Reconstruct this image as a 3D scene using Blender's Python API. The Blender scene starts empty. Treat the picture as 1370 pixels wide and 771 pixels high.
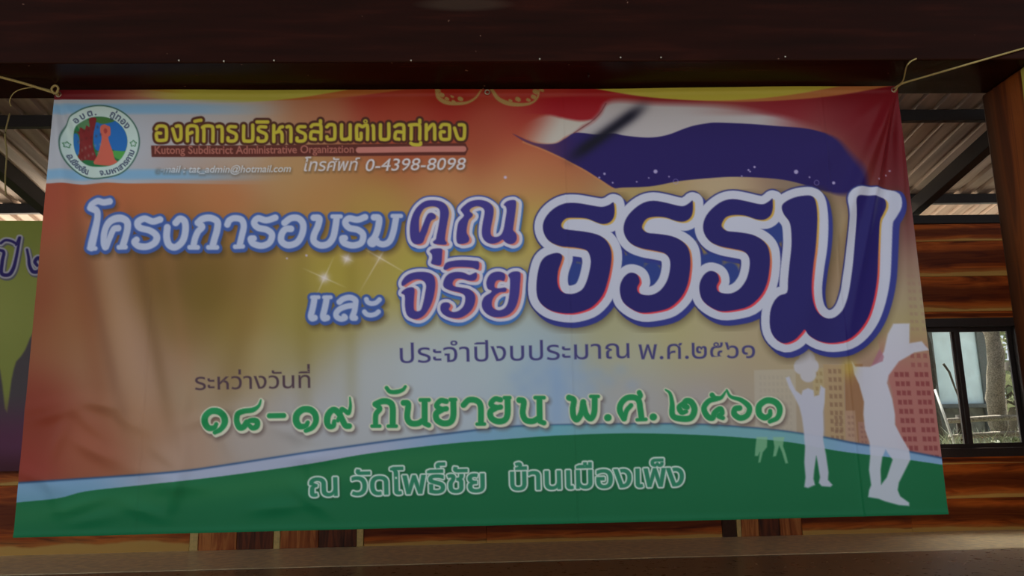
import bpy, bmesh, math, random
import numpy as np
from mathutils import Vector, Matrix
C = bpy.context.scene.collection
scene = bpy.context.scene
random.seed(4); rng = np.random.default_rng(4)

# ---------------------------------------------------------------- camera, light, exposure
EYE = 0.95                                  # camera height above the floor
R = np.array([[0.99924137, -0.03289175, -0.02085204], [0.01427233, -0.18889214, 0.98189412], [0.036235, 0.98144684, 0.1882794]])   # rows: right, up, forward
F = 1065.0
cam = bpy.data.cameras.new('camera'); cam.sensor_width = 36; cam.lens = 36*F/1370; cam.clip_start = .05
co = bpy.data.objects.new('camera', cam); C.objects.link(co)
M = Matrix((tuple(R[0]), tuple(R[1]), tuple(-R[2]))).transposed().to_4x4(); M.translation = (0, 0, EYE); co.matrix_world = M
scene.camera = co
def ray(x, y): return R.T @ np.array([(x-685)/F, -(y-385.5)/F, 1])
def on_y(x, y, Y): d = ray(x, y); d = d*(Y/d[1]); return Vector((d[0], d[1], d[2]+EYE))      # a point of a wall standing at depth Y

world = bpy.data.worlds.new('world'); scene.world = world; world.use_nodes = True
bg = world.node_tree.nodes['Background']; bg.inputs[0].default_value = (.86, .92, 1, 1); bg.inputs[1].default_value = .85   # pale hazy sky
sun = bpy.data.lights.new('sun', 'SUN'); sun.energy = 18.0; sun.color = (1, .9, .8); sun.angle = .03
so = bpy.data.objects.new('sun', sun); C.objects.link(so); so.rotation_euler = (math.radians(-32), 0, math.radians(-14)); so.location = (4, 30, 20)   # high, from beyond the back wall
scene.view_settings.view_transform = 'Standard'; scene.view_settings.look = 'None'; scene.view_settings.gamma = 1
scene.view_settings.exposure = 0.0
L_BANNER = 0.56                              # printed-colour scale: paper white against display white

# ---------------------------------------------------------------- helpers
def link(name, me, parent=None, mat=None, loc=None):
    o = bpy.data.objects.new(name, me); C.objects.link(o)
    if mat is not None and me is not None and not me.materials: me.materials.append(mat)
    if parent is not None: o.parent = parent
    if loc is not None: o.location = loc
    return o
def tag(o, label=None, cat=None, group=None, kind=None):
    if label: o['label'] = label
    if cat: o['category'] = cat
    if group: o['group'] = group
    if kind: o['kind'] = kind
    return o
def empty(name, loc=(0, 0, 0)):
    o = bpy.data.objects.new(name, None); o.location = loc; C.objects.link(o); o.empty_display_size = .1; return o
def box_bm(bm, x0, x1, y0, y1, z0, z1):
    v = [bm.verts.new(p) for p in ((x0,y0,z0),(x1,y0,z0),(x1,y1,z0),(x0,y1,z0),(x0,y0,z1),(x1,y0,z1),(x1,y1,z1),(x0,y1,z1))]
    for f in ((3,2,1,0),(4,5,6,7),(0,1,5,4),(1,2,6,5),(2,3,7,6),(3,0,4,7)): bm.faces.new([v[i] for i in f])
def mesh_of(bm, name, bevel=0, seg=1, smooth=False):
    bm.normal_update()
    if bevel: bmesh.ops.bevel(bm, geom=list(bm.edges), offset=bevel, segments=seg, profile=.5, affect='EDGES')
    me = bpy.data.meshes.new(name); bm.to_mesh(me); bm.free()
    if smooth:
        for p in me.polygons: p.use_smooth = True
    return me
def box(name, x0, x1, y0, y1, z0, z1, mat, parent=None, bevel=.004, seg=1):
    cx, cy, cz = (x0+x1)/2, (y0+y1)/2, (z0+z1)/2
    bm = bmesh.new(); box_bm(bm, x0-cx, x1-cx, y0-cy, y1-cy, z0-cz, z1-cz)
    return link(name, mesh_of(bm, name, bevel, seg), parent, mat, (cx, cy, cz))
def tube_bm(bm, P, r, n=8, cap=True):
    P = [Vector(p) for p in P]; rings = []; up = Vector((0, 0, 1))
    for i, p in enumerate(P):
        d = (P[min(i+1, len(P)-1)]-P[max(i-1, 0)]).normalized()
        a = d.cross(up); a = d.cross(Vector((1, 0, 0))) if a.length < .05 else a
        a.normalize(); b = d.cross(a); ri = r[i] if hasattr(r, '__len__') else r
        rings.append([bm.verts.new(p+(a*math.cos(t)+b*math.sin(t))*ri) for t in [2*math.pi*k/n for k in range(n)]])
    for A, B in zip(rings[:-1], rings[1:]):
        for k in range(n): bm.faces.new((A[k], A[(k+1) % n], B[(k+1) % n], B[k]))
    if cap: bm.faces.new(rings[0][::-1]); bm.faces.new(rings[-1])
def tube(name, P, r, mat, parent=None, n=8):
    bm = bmesh.new(); tube_bm(bm, P, r, n); bmesh.ops.recalc_face_normals(bm, faces=bm.faces)
    return link(name, mesh_of(bm, name, smooth=True), parent, mat)
def bar(name, a, b, w, h, mat, parent=None):
    a, b = Vector(a), Vector(b); d = b-a; L = d.length
    bm = bmesh.new(); box_bm(bm, 0, L, -w/2, w/2, -h/2, h/2)
    o = link(name, mesh_of(bm, name, .004), parent, mat, a)
    o.rotation_mode = 'QUATERNION'; o.rotation_quaternion = Vector((1, 0, 0)).rotation_difference(d); return o
def lin(c): c = np.asarray(c, float)/255; return np.where(c <= .04045, c/12.92, ((c+.055)/1.055)**2.4)
def rgb(*c): return (*lin(c), 1)

# ---------------------------------------------------------------- materials
def mat(name):
    m = bpy.data.materials.new(name); m.use_nodes = True; t = m.node_tree; return m, t, t.nodes['Principled BSDF']
def N(t, kind, **kw):
    n = t.nodes.new(kind)
    for k, v in kw.items():
        if k in n.inputs: n.inputs[k].default_value = v
        else: setattr(n, k, v)
    return n
def coords(t, scale=(1, 1, 1), rand=True):
    tc = N(t, 'ShaderNodeTexCoord'); mp = N(t, 'ShaderNodeMapping'); mp.inputs['Scale'].default_value = scale
    t.links.new(tc.outputs['Object'], mp.inputs['Vector'])
    if rand:
        oi = N(t, 'ShaderNodeObjectInfo'); ml = N(t, 'ShaderNodeMath', operation='MULTIPLY'); ml.inputs[1].default_value = 57.
        t.links.new(oi.outputs['Random'], ml.inputs[0]); cb = N(t, 'ShaderNodeCombineXYZ')
        for k in range(3): t.links.new(ml.outputs[0], cb.inputs[k])
        t.links.new(cb.outputs[0], mp.inputs['Location'])
    return tc, mp
def ramp(t, src, stops):
    r = N(t, 'ShaderNodeValToRGB'); el = r.color_ramp.elements
    while len(el) > 1: el.remove(el[-1])
    el[0].position, el[0].color = stops[0]
    for p, c in stops[1:]: e = el.new(p); e.color = c
    t.links.new(src, r.inputs[0]); return r
def mixc(t, f, a, b):
    m = N(t, 'ShaderNodeMix', data_type='RGBA'); t.links.new(f, m.inputs[0]) if hasattr(f, 'node') else None
    for s, i in ((a, 6), (b, 7)):
        if hasattr(s, 'node'): t.links.new(s, m.inputs[i])
        else: m.inputs[i].default_value = s
    return m
def bump(t, b, src, k, d=.01):
    n = N(t, 'ShaderNodeBump'); n.inputs['Strength'].default_value = k; n.inputs['Distance'].default_value = d
    t.links.new(src, n.inputs['Height']); t.links.new(n.outputs[0], b.inputs['Normal'])
def plain(name, c, rough=.6, metal=0, noise=.15, sc=8, spec=.5):
    m, t, b = mat(name); tc, mp = coords(t, (sc, sc, sc)); nz = N(t, 'ShaderNodeTexNoise'); nz.inputs['Detail'].default_value = 5
    t.links.new(mp.outputs[0], nz.inputs[0]); c = np.array(c[:3])
    r = ramp(t, nz.outputs[0], [(.3, (*(c*(1-noise)), 1)), (.7, (*np.minimum(c*(1+noise), 1), 1))])
    t.links.new(r.outputs[0], b.inputs['Base Color']); b.inputs['Roughness'].default_value = rough; b.inputs['Metallic'].default_value = metal
    b.inputs['Specular IOR Level'].default_value = spec
    return m
def wood(name, dark, mid, light, sap=None, axis=0, sapw=.06, rough=.45, off=-.162, lat=2):
    """painted wood grain: streaks along `axis`; a wavy pale sapwood band along one edge at coordinate `off` of axis `lat`"""
    m, t, b = mat(name); sc = [9, 9, 9]; sc[axis] = .8
    tc, mp = coords(t, sc); nz = N(t, 'ShaderNodeTexNoise'); nz.inputs['Detail'].default_value = 6; nz.inputs['Scale'].default_value = 1.6; nz.inputs['Distortion'].default_value = 1.4
    t.links.new(mp.outputs[0], nz.inputs[0])
    r = ramp(t, nz.outputs[0], [(.28, dark), (.45, mid), (.6, light), (.72, mid)])
    col = r.outputs[0]
    if sap:
        # painted boards: dark heart along the middle, warmer edges, a wavy pale sapwood band low on each
        s2 = [.01]*3; s2[axis] = 1.3; tc2, mp2 = coords(t, s2); n2 = N(t, 'ShaderNodeTexNoise'); n2.inputs['Scale'].default_value = 1.; n2.inputs['Detail'].default_value = 3
        t.links.new(mp2.outputs[0], n2.inputs[0]); sx = N(t, 'ShaderNodeSeparateXYZ'); t.links.new(tc2.outputs['Generated'], sx.inputs[0])
        wv = N(t, 'ShaderNodeMapRange'); wv.inputs[1].default_value = .3; wv.inputs[2].default_value = .7; wv.inputs[3].default_value = -.07; wv.inputs[4].default_value = .07; t.links.new(n2.outputs[0], wv.inputs[0])
        sm = N(t, 'ShaderNodeMath', operation='ADD'); t.links.new(sx.outputs[lat], sm.inputs[0]); t.links.new(wv.outputs[0], sm.inputs[1])
        ht = ramp(t, sm.outputs[0], [(.22, (0, 0, 0, 1)), (.42, (1, 1, 1, 1)), (.66, (1, 1, 1, 1)), (.86, (0, 0, 0, 1))]); ht.color_ramp.interpolation = 'EASE'
        hf = N(t, 'ShaderNodeMath', operation='MULTIPLY'); hf.inputs[1].default_value = .8; t.links.new(ht.outputs[0], hf.inputs[0])
        m1 = mixc(t, hf.outputs[0], col, dark); st = ramp(t, sm.outputs[0], [(.0, (1, 1, 1, 1)), (.1, (1, 1, 1, 1)), (.13, (.25,)*3+(1,)), (.24, (0, 0, 0, 1))])
        mx = mixc(t, st.outputs[0], m1.outputs[2], sap); col = mx.outputs[2]
    t.links.new(col, b.inputs['Base Color']); b.inputs['Roughness'].default_value = rough; b.inputs['Specular IOR Level'].default_value = .2
    bump(t, b, nz.outputs[0], .15); return m

m_plank = wood('painted_plank', rgb(84,28,5), rgb(166,76,20), rgb(204,104,32), rgb(210,166,88), sapw=.05)
m_plank_plain = wood('painted_plank_even', rgb(112,50,26), rgb(160,80,40), rgb(190,104,54))
m_post_dark = wood('painted_post_dark', rgb(58,34,26), rgb(92,50,32), rgb(128,66,38), axis=2)
m_post_warm = wood('painted_post_warm', rgb(130,66,32), rgb(168,92,44), rgb(206,132,70), axis=2)
m_pale = plain('pale_joint', rgb(214,184,110), .5)
m_black = plain('black_steel', rgb(34,28,26), .5, .2)
m_window = plain('window_frame', rgb(40,32,28), .4)
m_groove = plain('groove', rgb(70,40,22), .8)
m_rope = plain('twine', rgb(176,160,104), .8, noise=.3, sc=60)
m_nail = plain('nail', rgb(180,170,150), .35, .8)

def m_beam():
    m, t, b = mat('beam_gloss_paint'); tc, mp = coords(t, (1.2, 14, 14), False); nz = N(t, 'ShaderNodeTexNoise'); nz.inputs['Detail'].default_value = 7; nz.inputs['Scale'].default_value = 1.5
    t.links.new(mp.outputs[0], nz.inputs[0]); r = ramp(t, nz.outputs[0], [(.3, rgb(30,10,3)), (.55, rgb(38,13,5)), (.75, rgb(52,20,10))])
    # worn spots in the paint
    tc2, mp2 = coords(t, (1, 1, 1), False); vo = N(t, 'ShaderNodeTexNoise'); vo.inputs['Scale'].default_value = 26; vo.inputs['Detail'].default_value = 2; t.links.new(mp2.outputs[0], vo.inputs[0])
    sp = ramp(t, vo.outputs[0], [(.76, (0, 0, 0, 1)), (.79, (1, 1, 1, 1))]); mx0 = mixc(t, sp.outputs[0], r.outputs[0], rgb(128,96,82))
    # one long soft-edged grey patch high on the face
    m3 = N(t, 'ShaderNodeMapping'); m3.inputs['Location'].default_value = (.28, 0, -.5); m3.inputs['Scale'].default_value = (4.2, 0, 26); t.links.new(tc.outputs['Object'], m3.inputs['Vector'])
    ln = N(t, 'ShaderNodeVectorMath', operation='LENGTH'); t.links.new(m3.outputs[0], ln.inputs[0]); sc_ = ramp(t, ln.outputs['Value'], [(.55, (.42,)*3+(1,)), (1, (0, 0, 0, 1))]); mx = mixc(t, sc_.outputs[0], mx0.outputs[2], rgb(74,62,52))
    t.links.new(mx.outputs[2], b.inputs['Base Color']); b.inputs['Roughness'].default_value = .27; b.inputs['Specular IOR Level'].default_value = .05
    bump(t, b, nz.outputs[0], .12, .006); return m
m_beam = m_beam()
def m_floor(name, c, rough):
    m, t, b = mat(name); tc, mp = coords(t, (3, 3, 3), False); nz = N(t, 'ShaderNodeTexNoise'); nz.inputs['Detail'].default_value = 8; t.links.new(mp.outputs[0], nz.inputs[0])
    c = np.array(c[:3]); r = ramp(t, nz.outputs[0], [(.3, (*(c*.75), 1)), (.7, (*(c*1.2), 1))]); t.links.new(r.outputs[0], b.inputs['Base Color'])
    r2 = ramp(t, nz.outputs[0], [(.3, (rough*.85,)*3+(1,)), (.7, (rough*1.2,)*3+(1,))]); t.links.new(r2.outputs[0], b.inputs['Roughness']); b.inputs['Specular IOR Level'].default_value = .4
    return m
def m_metal_roof():
    m, t, b = mat('corrugated_metal'); tc, mp = coords(t, (3, .35, 1), True); nz = N(t, 'ShaderNodeTexNoise'); nz.inputs['Detail'].default_value = 6; nz.inputs['Scale'].default_value = 2.5; t.links.new(mp.outputs[0], nz.inputs[0])
    r = ramp(t, nz.outputs[0], [(.3, rgb(146,126,112)), (.6, rgb(190,170,154)), (.8, rgb(216,200,184))]); t.links.new(r.outputs[0], b.inputs['Base Color'])
    b.inputs['Roughness'].default_value = .38; b.inputs['Metallic'].default_value = .2; bump(t, b, nz.outputs[0], .1); return m
m_roof = m_metal_roof()
def m_print(name):
    m, t, b = mat(name); a = N(t, 'ShaderNodeVertexColor'); a.layer_name = 'print'; t.links.new(a.outputs[0], b.inputs['Base Color'])
    b.inputs['Roughness'].default_value = .3; b.inputs['Specular IOR Level'].default_value = .13
    tc, mp = coords(t, (420, 420, 420), False); w = N(t, 'ShaderNodeTexNoise'); w.inputs['Scale'].default_value = 1; t.links.new(mp.outputs[0], w.inputs[0]); bump(t, b, w.outputs[0], .12, .0006)
    return m

# ---------------------------------------------------------------- the room
YW = 7.84                                   # face of the back wall
YB0, YB1 = 3.295, 3.66; ZB = EYE+1.662      # beam: front, back, underside
tag(box('floor', -11, 11, -2.5, YW-1.2, -.1, 0, m_floor('floor_polish', rgb(146,124,94), .3), bevel=0), kind='structure')
tag(box('trim_1', -11, 11, YW-1.2, YW+.1, -.1, .004, m_floor('border_polish', rgb(232,214,172), .34), bevel=.003), kind='structure')

wall = tag(link('wall_back', None, None), kind='structure') if False else None
def wall_core():
    bm = bmesh.new(); y0, y1 = YW+.03, YW+.17
    wx0, wx1, wz0, wz1 = WX0, WX1, WZ0, WZ1
    box_bm(bm, -11, wx0, y0, y1, 0, WT); box_bm(bm, wx1, 11, y0, y1, 0, WT); box_bm(bm, wx0, wx1, y0, y1, 0, wz0); box_bm(bm, wx0, wx1, y0, y1, wz1, WT)
    return mesh_of(bm, 'wall_core')
WZ0, WZ1 = on_y(1290, 607, YW).z, on_y(1290, 431, YW).z
WX0, WX1 = on_y(1204, 520, YW).x, on_y(1374, 520, YW).x
WT = on_y(1280, 300, YW).z
wall = tag(link('wall_back', wall_core(), None, m_groove), kind='structure')
# horizontal planks, interrupted by the window and by the two upright-boarded bays
BAY = [(on_y(255, 710, YW).x, on_y(487, 710, YW).x), (on_y(965, 700, YW).x, on_y(1072, 700, YW).x)]
PH = .325; k = 0
plank_cache = {}
def plank(x0, x1, z0, z1, m):
    g = .001; key = (round(x1-x0, 3), round(z1-z0, 3), m.name)
    if key not in plank_cache:
        w, h = (x1-x0)/2-g, (z1-z0)/2-g
        bm = bmesh.new(); box_bm(bm, -w, w, -.02, .02, -h, h); plank_cache[key] = mesh_of(bm, 'plank', .003)
    o = link('plank', plank_cache[key], wall, m); o.location = ((x0+x1)/2, YW+.01+random.uniform(-.003, .003), (z0+z1)/2)
segs = [(-11, -7.2), (-7.2, BAY[0][0]), (BAY[0][1], 0), (0, BAY[1][0]), (BAY[1][1], WX0-.04), (WX0-.04, WX1+.04), (WX1+.04, 8.2), (8.2, 11)]
ROWS = [0, .307, .632, 1.0, 1.38, 1.76, 2.143, 2.508, 2.878, WT]
for z, z1 in zip(ROWS[:-1], ROWS[1:]):
    for i, (a, b) in enumerate(segs):
        if i < 2 and z < .6:
            if z == 0: plank(a, b, 0, .632, m_plank)
        elif i == 5:
            if z1 <= WZ0-.03 or z >= WZ1+.03: plank(a, b, z, z1, m_plank)
            elif z < WZ0-.04 < z1: plank(a, b, z, WZ0-.03, m_plank)
            elif z < WZ1+.03 < z1: plank(a, b, WZ1+.03, z1, m_plank)
        else: plank(a, b, z, z1, m_plank)
for (a, b), cuts, ms in ((BAY[0], (0, .05, .27, .48, .52, .74, .96, 1), (m_pale, m_post_warm, m_post_dark, m_pale, m_post_warm, m_post_dark, m_pale)), (BAY[1], (0, .18, .24, .46, .72, 1), (m_groove, m_pale, m_post_warm, m_post_dark, m_post_warm))):
    for c0, c1, m in zip(cuts[:-1], cuts[1:], ms):
        g = .002; box('upright_board', a+(b-a)*c0+g, a+(b-a)*c1-g, YW-.02+random.uniform(-.004, .004), YW+.03, .004, WT, m, wall, .003)
box('wall_plate', -11, 11, YW-.03, YW+.2, WT, on_y(1280, 288.5, YW).z, m_black, wall)

# window with two sliding sashes
win = tag(empty('window_1', ((WX0+WX1)/2, YW, WZ0)), kind='structure'); wl = win.location
def wbox(name, x0, x1, y0, y1, z0, z1, m, bevel=.003, par=None):
    o = box(name, x0-wl.x, x1-wl.x, y0-wl.y, y1-wl.y, z0-wl.z, z1-wl.z, m, par or win, bevel)
    return o
fw = .06
def frame_mesh(name, x0, x1, z0, z1, w, y0, y1, par=None):
    bm = bmesh.new(); box_bm(bm, x0, x1, y0, y1, z0, z0+w); box_bm(bm, x0, x1, y0, y1, z1-w, z1); box_bm(bm, x0, x0+w, y0, y1, z0+w, z1-w); box_bm(bm, x1-w, x1, y0, y1, z0+w, z1-w)
    for v in bm.verts: v.co -= wl
    return link(name, mesh_of(bm, name), win, m_window)
frame_mesh('window_frame', WX0-.035, WX1+.035, WZ0-.035, WZ1+.035, .085, YW-.035, YW+.1)
xm = (WX0+WX1)/2+.005
def glass():
    m, t, b = mat('window_glass'); b.inputs['Transmission Weight'].default_value = 1; b.inputs['Roughness'].default_value = 0.0; b.inputs['IOR'].default_value = 1.45
    b.inputs['Base Color'].default_value = (.95, .98, .97, 1); return m
m_glass = glass()
for a, b, yy in ((WX0+.05, xm+.035, YW+.03), (xm-.035, WX1-.05, YW+.062)):
    s = frame_mesh('sash', a, b, WZ0+.05, WZ1-.05, .045, yy-.012, yy+.012)
    wbox('pane', a+.043, b-.043, yy-.002, yy+.002, WZ0+.09, WZ1-.09, m_glass, 0, s)

# roof: ribbed sheets on rafters and purlins, falling away to the eave behind the wall
SL = .170
def zr(Y): return EYE+2.54+SL*(YW-Y)
YR0, YR1 = 1.9, 8.7
ceil = empty('ceiling', (0, YW, zr(YW))); tag(ceil, kind='structure')
def roof_sheet_mesh(w, ya, yb):
    prof = []; n = 4; p = w/n
    for i in range(n): prof += [(i*p, 0), (i*p+p*.55, 0), (i*p+p*.62, .032), (i*p+p*.88, .032), (i*p+p*.95, 0)]
    prof.append((w+.02, 0)); vs = []; th = .0025
    for y in (ya, yb):
        for dz in (0, th): vs += [(x, y, zr(y)+z+dz+.0) for x, z in prof]
    m = len(prof); f = []
    for i in range(m-1): f += [(i, 2*m+i, 2*m+i+1, i+1), (m+i, m+i+1, 3*m+i+1, 3*m+i)]
    me = bpy.data.meshes.new('roof_sheet'); me.from_pydata(vs, [], f); return me
Y_RIDGE = 1.9; SW = .76
rs = roof_sheet_mesh(SW, Y_RIDGE, YR1); rs.materials.append(m_roof)
for i in range(29):
    o = link('roof_sheet', rs, ceil, None); o.location = Vector((-11+i*SW, 0, (i % 2)*.003))-ceil.location
PW = .06
for Y, hgt in ((8.06, .10), (6.455, .1), (4.85, .09), (3.45, .09), (2.1, .09)):
    box('purlin', -11, 11, Y-PW/2, Y+PW/2, zr(Y)-hgt-.005, zr(Y)-.003, m_black, None, .003); o = C.objects[-1] if False else bpy.data.objects[-1]
for o in [o for o in C.objects if o.name.startswith('purlin')]: o.parent = ceil; o.location -= ceil.location
def rafter(X):
    bm = bmesh.new(); y0, y1 = Y_RIDGE, 8.7; w = .05; pts = []
    for y in (y0, y1):
        for dx in (-w, w):
            for dz in (-.27, -.115): pts.append(bm.verts.new((dx, y, zr(y)+dz)))
    for f in ((0,1,3,2),(4,6,7,5),(0,4,5,1),(2,3,7,6),(0,2,6,4),(1,5,7,3)): bm.faces.new([pts[i] for i in f])
    bmesh.ops.recalc_face_normals(bm, faces=bm.faces)
    return mesh_of(bm, 'rafter', .004)
def roof_x(x, y, dz=-.2):      # X at which a sight line meets the rafter plane
    d = ray(x, y); t = (2.54+SL*YW+dz)/(d[2]+SL*d[1]); return d[0]*t, d[1]*t
rm = rafter(0)
XR = [roof_x(1262, 245)[0], roof_x(30, 250)[0]]
print('rafters', XR, roof_x(1262, 245), roof_x(1300, 215), roof_x(30, 250), roof_x(5, 222))
for X in [XR[0], XR[1], (XR[0]+XR[1])/2, XR[0]+(XR[0]-XR[1])/2, XR[1]-(XR[0]-XR[1])/2]:
    o = link('rafter', rm, ceil, m_black); o.location = Vector((X, 0, 0))-ceil.location

# beam and posts
side = box('wall_light_blocker', 6.3, 6.45, -2.5, YW+.03, 0, 3.0, m_plank, None, .003); tag(side, kind='structure')  # added wall out of view, blocks sky light from the right
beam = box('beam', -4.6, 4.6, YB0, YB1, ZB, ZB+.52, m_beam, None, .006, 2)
tag(beam, 'dark maroon glossy roof beam running above the big banner', 'beam')
for x, y in ((240,82),(300,83),(367,82),(550,82),(722,80),(830,78),(884,78),(1050,77)):
    d = on_y(x, y, YB0); bm = bmesh.new(); tube_bm(bm, [(0, .002, 0), (0, -.007, .001)], [.0022, .004], 6)
    link('nail', mesh_of(bm, 'nail'), beam, m_nail, d-beam.location)
d = on_y(788, 105, 3.42); bm = bmesh.new(); tube_bm(bm, [(0, 0, .06), (0, 0, .02), (.002, -.004, -.012), (0, -.008, -.02)], .0035, 6)
link('hook', mesh_of(bm, 'hook', smooth=True), beam, m_black, Vector((on_y(788, 105, 3.42).x, 3.44, ZB+.01))-beam.location)

def post(x0, side, label):
    m, t, b = mat('painted_post_'+side); tc, mp = coords(t, (7, 7, .55)); nz = N(t, 'ShaderNodeTexNoise'); nz.inputs['Detail'].default_value = 6; nz.inputs['Scale'].default_value = 1.5; nz.inputs['Distortion'].default_value = 1.2
    t.links.new(mp.outputs[0], nz.inputs[0]); r = ramp(t, nz.outputs[0], [(.3, rgb(62,26,10)), (.45, rgb(100,44,16)), (.58, rgb(148,78,28)), (.75, rgb(88,38,14))])
    sx = N(t, 'ShaderNodeSeparateXYZ'); t.links.new(tc.outputs['Object'], sx.inputs[0])
    tc2, mp2 = coords(t, (.01, .01, 1.2), True); n2 = N(t, 'ShaderNodeTexNoise'); n2.inputs['Scale'].default_value = 1.; t.links.new(mp2.outputs[0], n2.inputs[0])
    mr = N(t, 'ShaderNodeMapRange'); mr.inputs[1].default_value = .3; mr.inputs[2].default_value = .7; mr.inputs[3].default_value = -.045; mr.inputs[4].default_value = -.10; t.links.new(n2.outputs[0], mr.inputs[0])
    sb = N(t, 'ShaderNodeMath', operation='SUBTRACT'); t.links.new(mr.outputs[0], sb.inputs[0]); t.links.new(sx.outputs[1], sb.inputs[1])
    cl = N(t, 'ShaderNodeMapRange'); cl.inputs[1].default_value = 0; cl.inputs[2].default_value = .006; t.links.new(sb.outputs[0], cl.inputs[0])
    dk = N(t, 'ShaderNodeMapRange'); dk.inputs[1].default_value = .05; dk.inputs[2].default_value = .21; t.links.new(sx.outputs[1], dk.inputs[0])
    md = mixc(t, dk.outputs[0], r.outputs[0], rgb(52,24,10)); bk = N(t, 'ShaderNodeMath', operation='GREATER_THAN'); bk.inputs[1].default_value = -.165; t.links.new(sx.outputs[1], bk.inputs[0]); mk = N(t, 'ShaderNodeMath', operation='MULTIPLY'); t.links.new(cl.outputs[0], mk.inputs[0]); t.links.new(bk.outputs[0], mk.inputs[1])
    mx = mixc(t, mk.outputs[0], md.outputs[2], rgb(200,190,84)); t.links.new(mx.outputs[2], b.inputs['Base Color']); b.inputs['Roughness'].default_value = .4; bump(t, b, nz.outputs[0], .15)
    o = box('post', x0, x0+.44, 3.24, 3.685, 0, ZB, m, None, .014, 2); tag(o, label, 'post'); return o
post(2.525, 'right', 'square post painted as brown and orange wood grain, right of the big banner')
post(-3.06-.44+.0, 'left', 'square wood-grain painted post beyond the left end of the banner')

# ---------------------------------------------------------------- outside, seen through the window
tag(box('ground', -14, 26, YW+.17, 9.3, -.5, -.35, plain('earth', rgb(232,220,204), .9, noise=.12, sc=3), bevel=0), kind='structure')
tag(box('ground', -14, 26, -14, -2.5, -.5, -.35, plain('earth_front', rgb(120,116,104), .9, noise=.3, sc=3), bevel=0), kind='structure')
G = .42                                     # top of the grassy bank behind the hall
tag(box('ground', -14, 26, 9.3, 40, -.5, G, plain('bank_earth', rgb(214,206,190), .9, noise=.2, sc=3), bevel=0), kind='structure')
YS = 14.
sx0, sx1 = on_y(1196, 500, YS).x, on_y(1320, 500, YS).x
shed = empty('shed', ((sx0+sx1)/2, YS, G)); tag(shed, 'pale blue-grey shed wall seen through the window', 'shed')
m_shed = plain('shed_wall', rgb(206,232,242), .7, noise=.08, sc=1.2); m_trim = plain('shed_trim', rgb(88,96,96), .7)
zt = on_y(1290, 425, YS).z; zb = on_y(1290, 541, YS).z
def sh_box(name, x0, x1, y0, y1, z0, z1, m, bevel=.01): o = box(name, x0, x1, y0, y1, z0, z1, m, shed, bevel); o.location -= shed.location
sh_box('wall_panel', sx0, sx1, YS, YS+2.4, zb, zt, m_shed); sh_box('corner_board', sx1-.12, sx1+.03, YS-.04, YS+.1, G, zt, m_trim); sh_box('corner_board', sx0+.62, sx0+.76, YS-.04, YS+.1, G, zt, m_trim)
sh_box('plinth', sx0+.02, sx1-.02, YS+.03, YS+2.3, G-.05, zb-.06, plain('plinth', rgb(108,112,104), .9, noise=.3, sc=2)); sh_box('ledge', sx0-.1, sx1+.1, YS-.14, YS+.05, zb-.07, zb, m_trim); sh_box('roof', sx0-.3, sx1+.3, YS-.3, YS+2.6, zt, zt+.1, m_trim)
m_bark = plain('bark', rgb(120,116,104), .9, noise=.6, sc=12); m_bark2 = plain('bark_dark', rgb(62,60,52), .9, noise=.4, sc=7); m_leaf = plain('leaf', rgb(112,124,92), .6, noise=.4, sc=2); m_white = plain('white_pole', rgb(206,212,206), .5)
def leaves(name, c, rad, n, size, m, parent, flat=.8):
    vs, fs = [], []
    for i in range(n):
        d = rng.normal(size=3); d /= np.linalg.norm(d); p = np.array(c)+d*np.array([rad, rad, rad*flat])*rng.uniform(.3, 1)**.5
        u = rng.normal(size=3); u /= np.linalg.norm(u); w = np.cross(u, rng.normal(size=3)); w /= np.linalg.norm(w); s = size*rng.uniform(.6, 1.3); q = len(vs)
        vs += [tuple(p-u*s), tuple(p+w*s*.35+u*.0), tuple(p+u*s), tuple(p-w*s*.35)]; fs.append((q, q+1, q+2, q+3))
    me = bpy.data.meshes.new(name); me.from_pydata(vs, [], fs); o = link(name, me, parent, m); o['kind'] = 'stuff'; return o
def tree(x, y, r, h, label, m, lean=0, crown=True):
    t = empty('tree', (x, y, G-.01)); tag(t, label, 'tree', None); n = 14
    P = [(lean*i/n+.04*math.sin(i*1.3+x), .03*math.cos(i+y), h*i/n) for i in range(n+1)]; tube('trunk', P, [r*(1.25-.6*i/n) for i in range(n+1)], m, t, 12)
    for k in range(4):
        a = k*1.7+x; z = h*(.62+.08*k); tube('branch', [(lean*.7, 0, z), (lean*.7+.4*math.cos(a), .4*math.sin(a), z+.4), (lean*.7+.9*math.cos(a), .9*math.sin(a), z+.6)], [r*.5, r*.3, r*.12], m, t, 6)
    if crown: leaves('foliage', (lean, 0, h), 1.5, 1600, .12, m_leaf, t)
    return t
p = on_y(1332, 520, 11.2); tree(p.x, 11.2, .115, 4.6, 'thick grey mottled tree trunk behind the right window pane', m_bark, .05)
p = on_y(1250, 520, 12.2); tree(p.x, 12.2, .06, 4.4, 'thin dark tree trunk behind the left window pane', m_bark2, -.1, crown=False)
p = on_y(1347, 520, 15.0); tree(p.x+.1, 15.6, .15, 5.2, 'distant tree right of the shed, past the window edge', m_bark, .2)
tag(tube('pole', [on_y(1251, 522, 10.2), on_y(1267, 567, 9.9), Vector((on_y(1267, 567, 9.9).x+.09, 9.8, G))], .016, m_white), 'thin white pole leaning outside the left window pane', 'pole')
tag(tube('branch', [on_y(1262, 487, 11.9), on_y(1270, 498, 11.9), on_y(1276, 515, 11.8), on_y(1282, 531, 11.8), Vector((on_y(1284, 545, 11.8).x, 11.75, G))], [.02, .018, .014, .01, .01], m_bark2), 'bent dark stick standing before the pale shed wall', 'branch')
f0, f1 = on_y(1296, 563, 10.9), on_y(1362, 559, 10.9)
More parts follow.
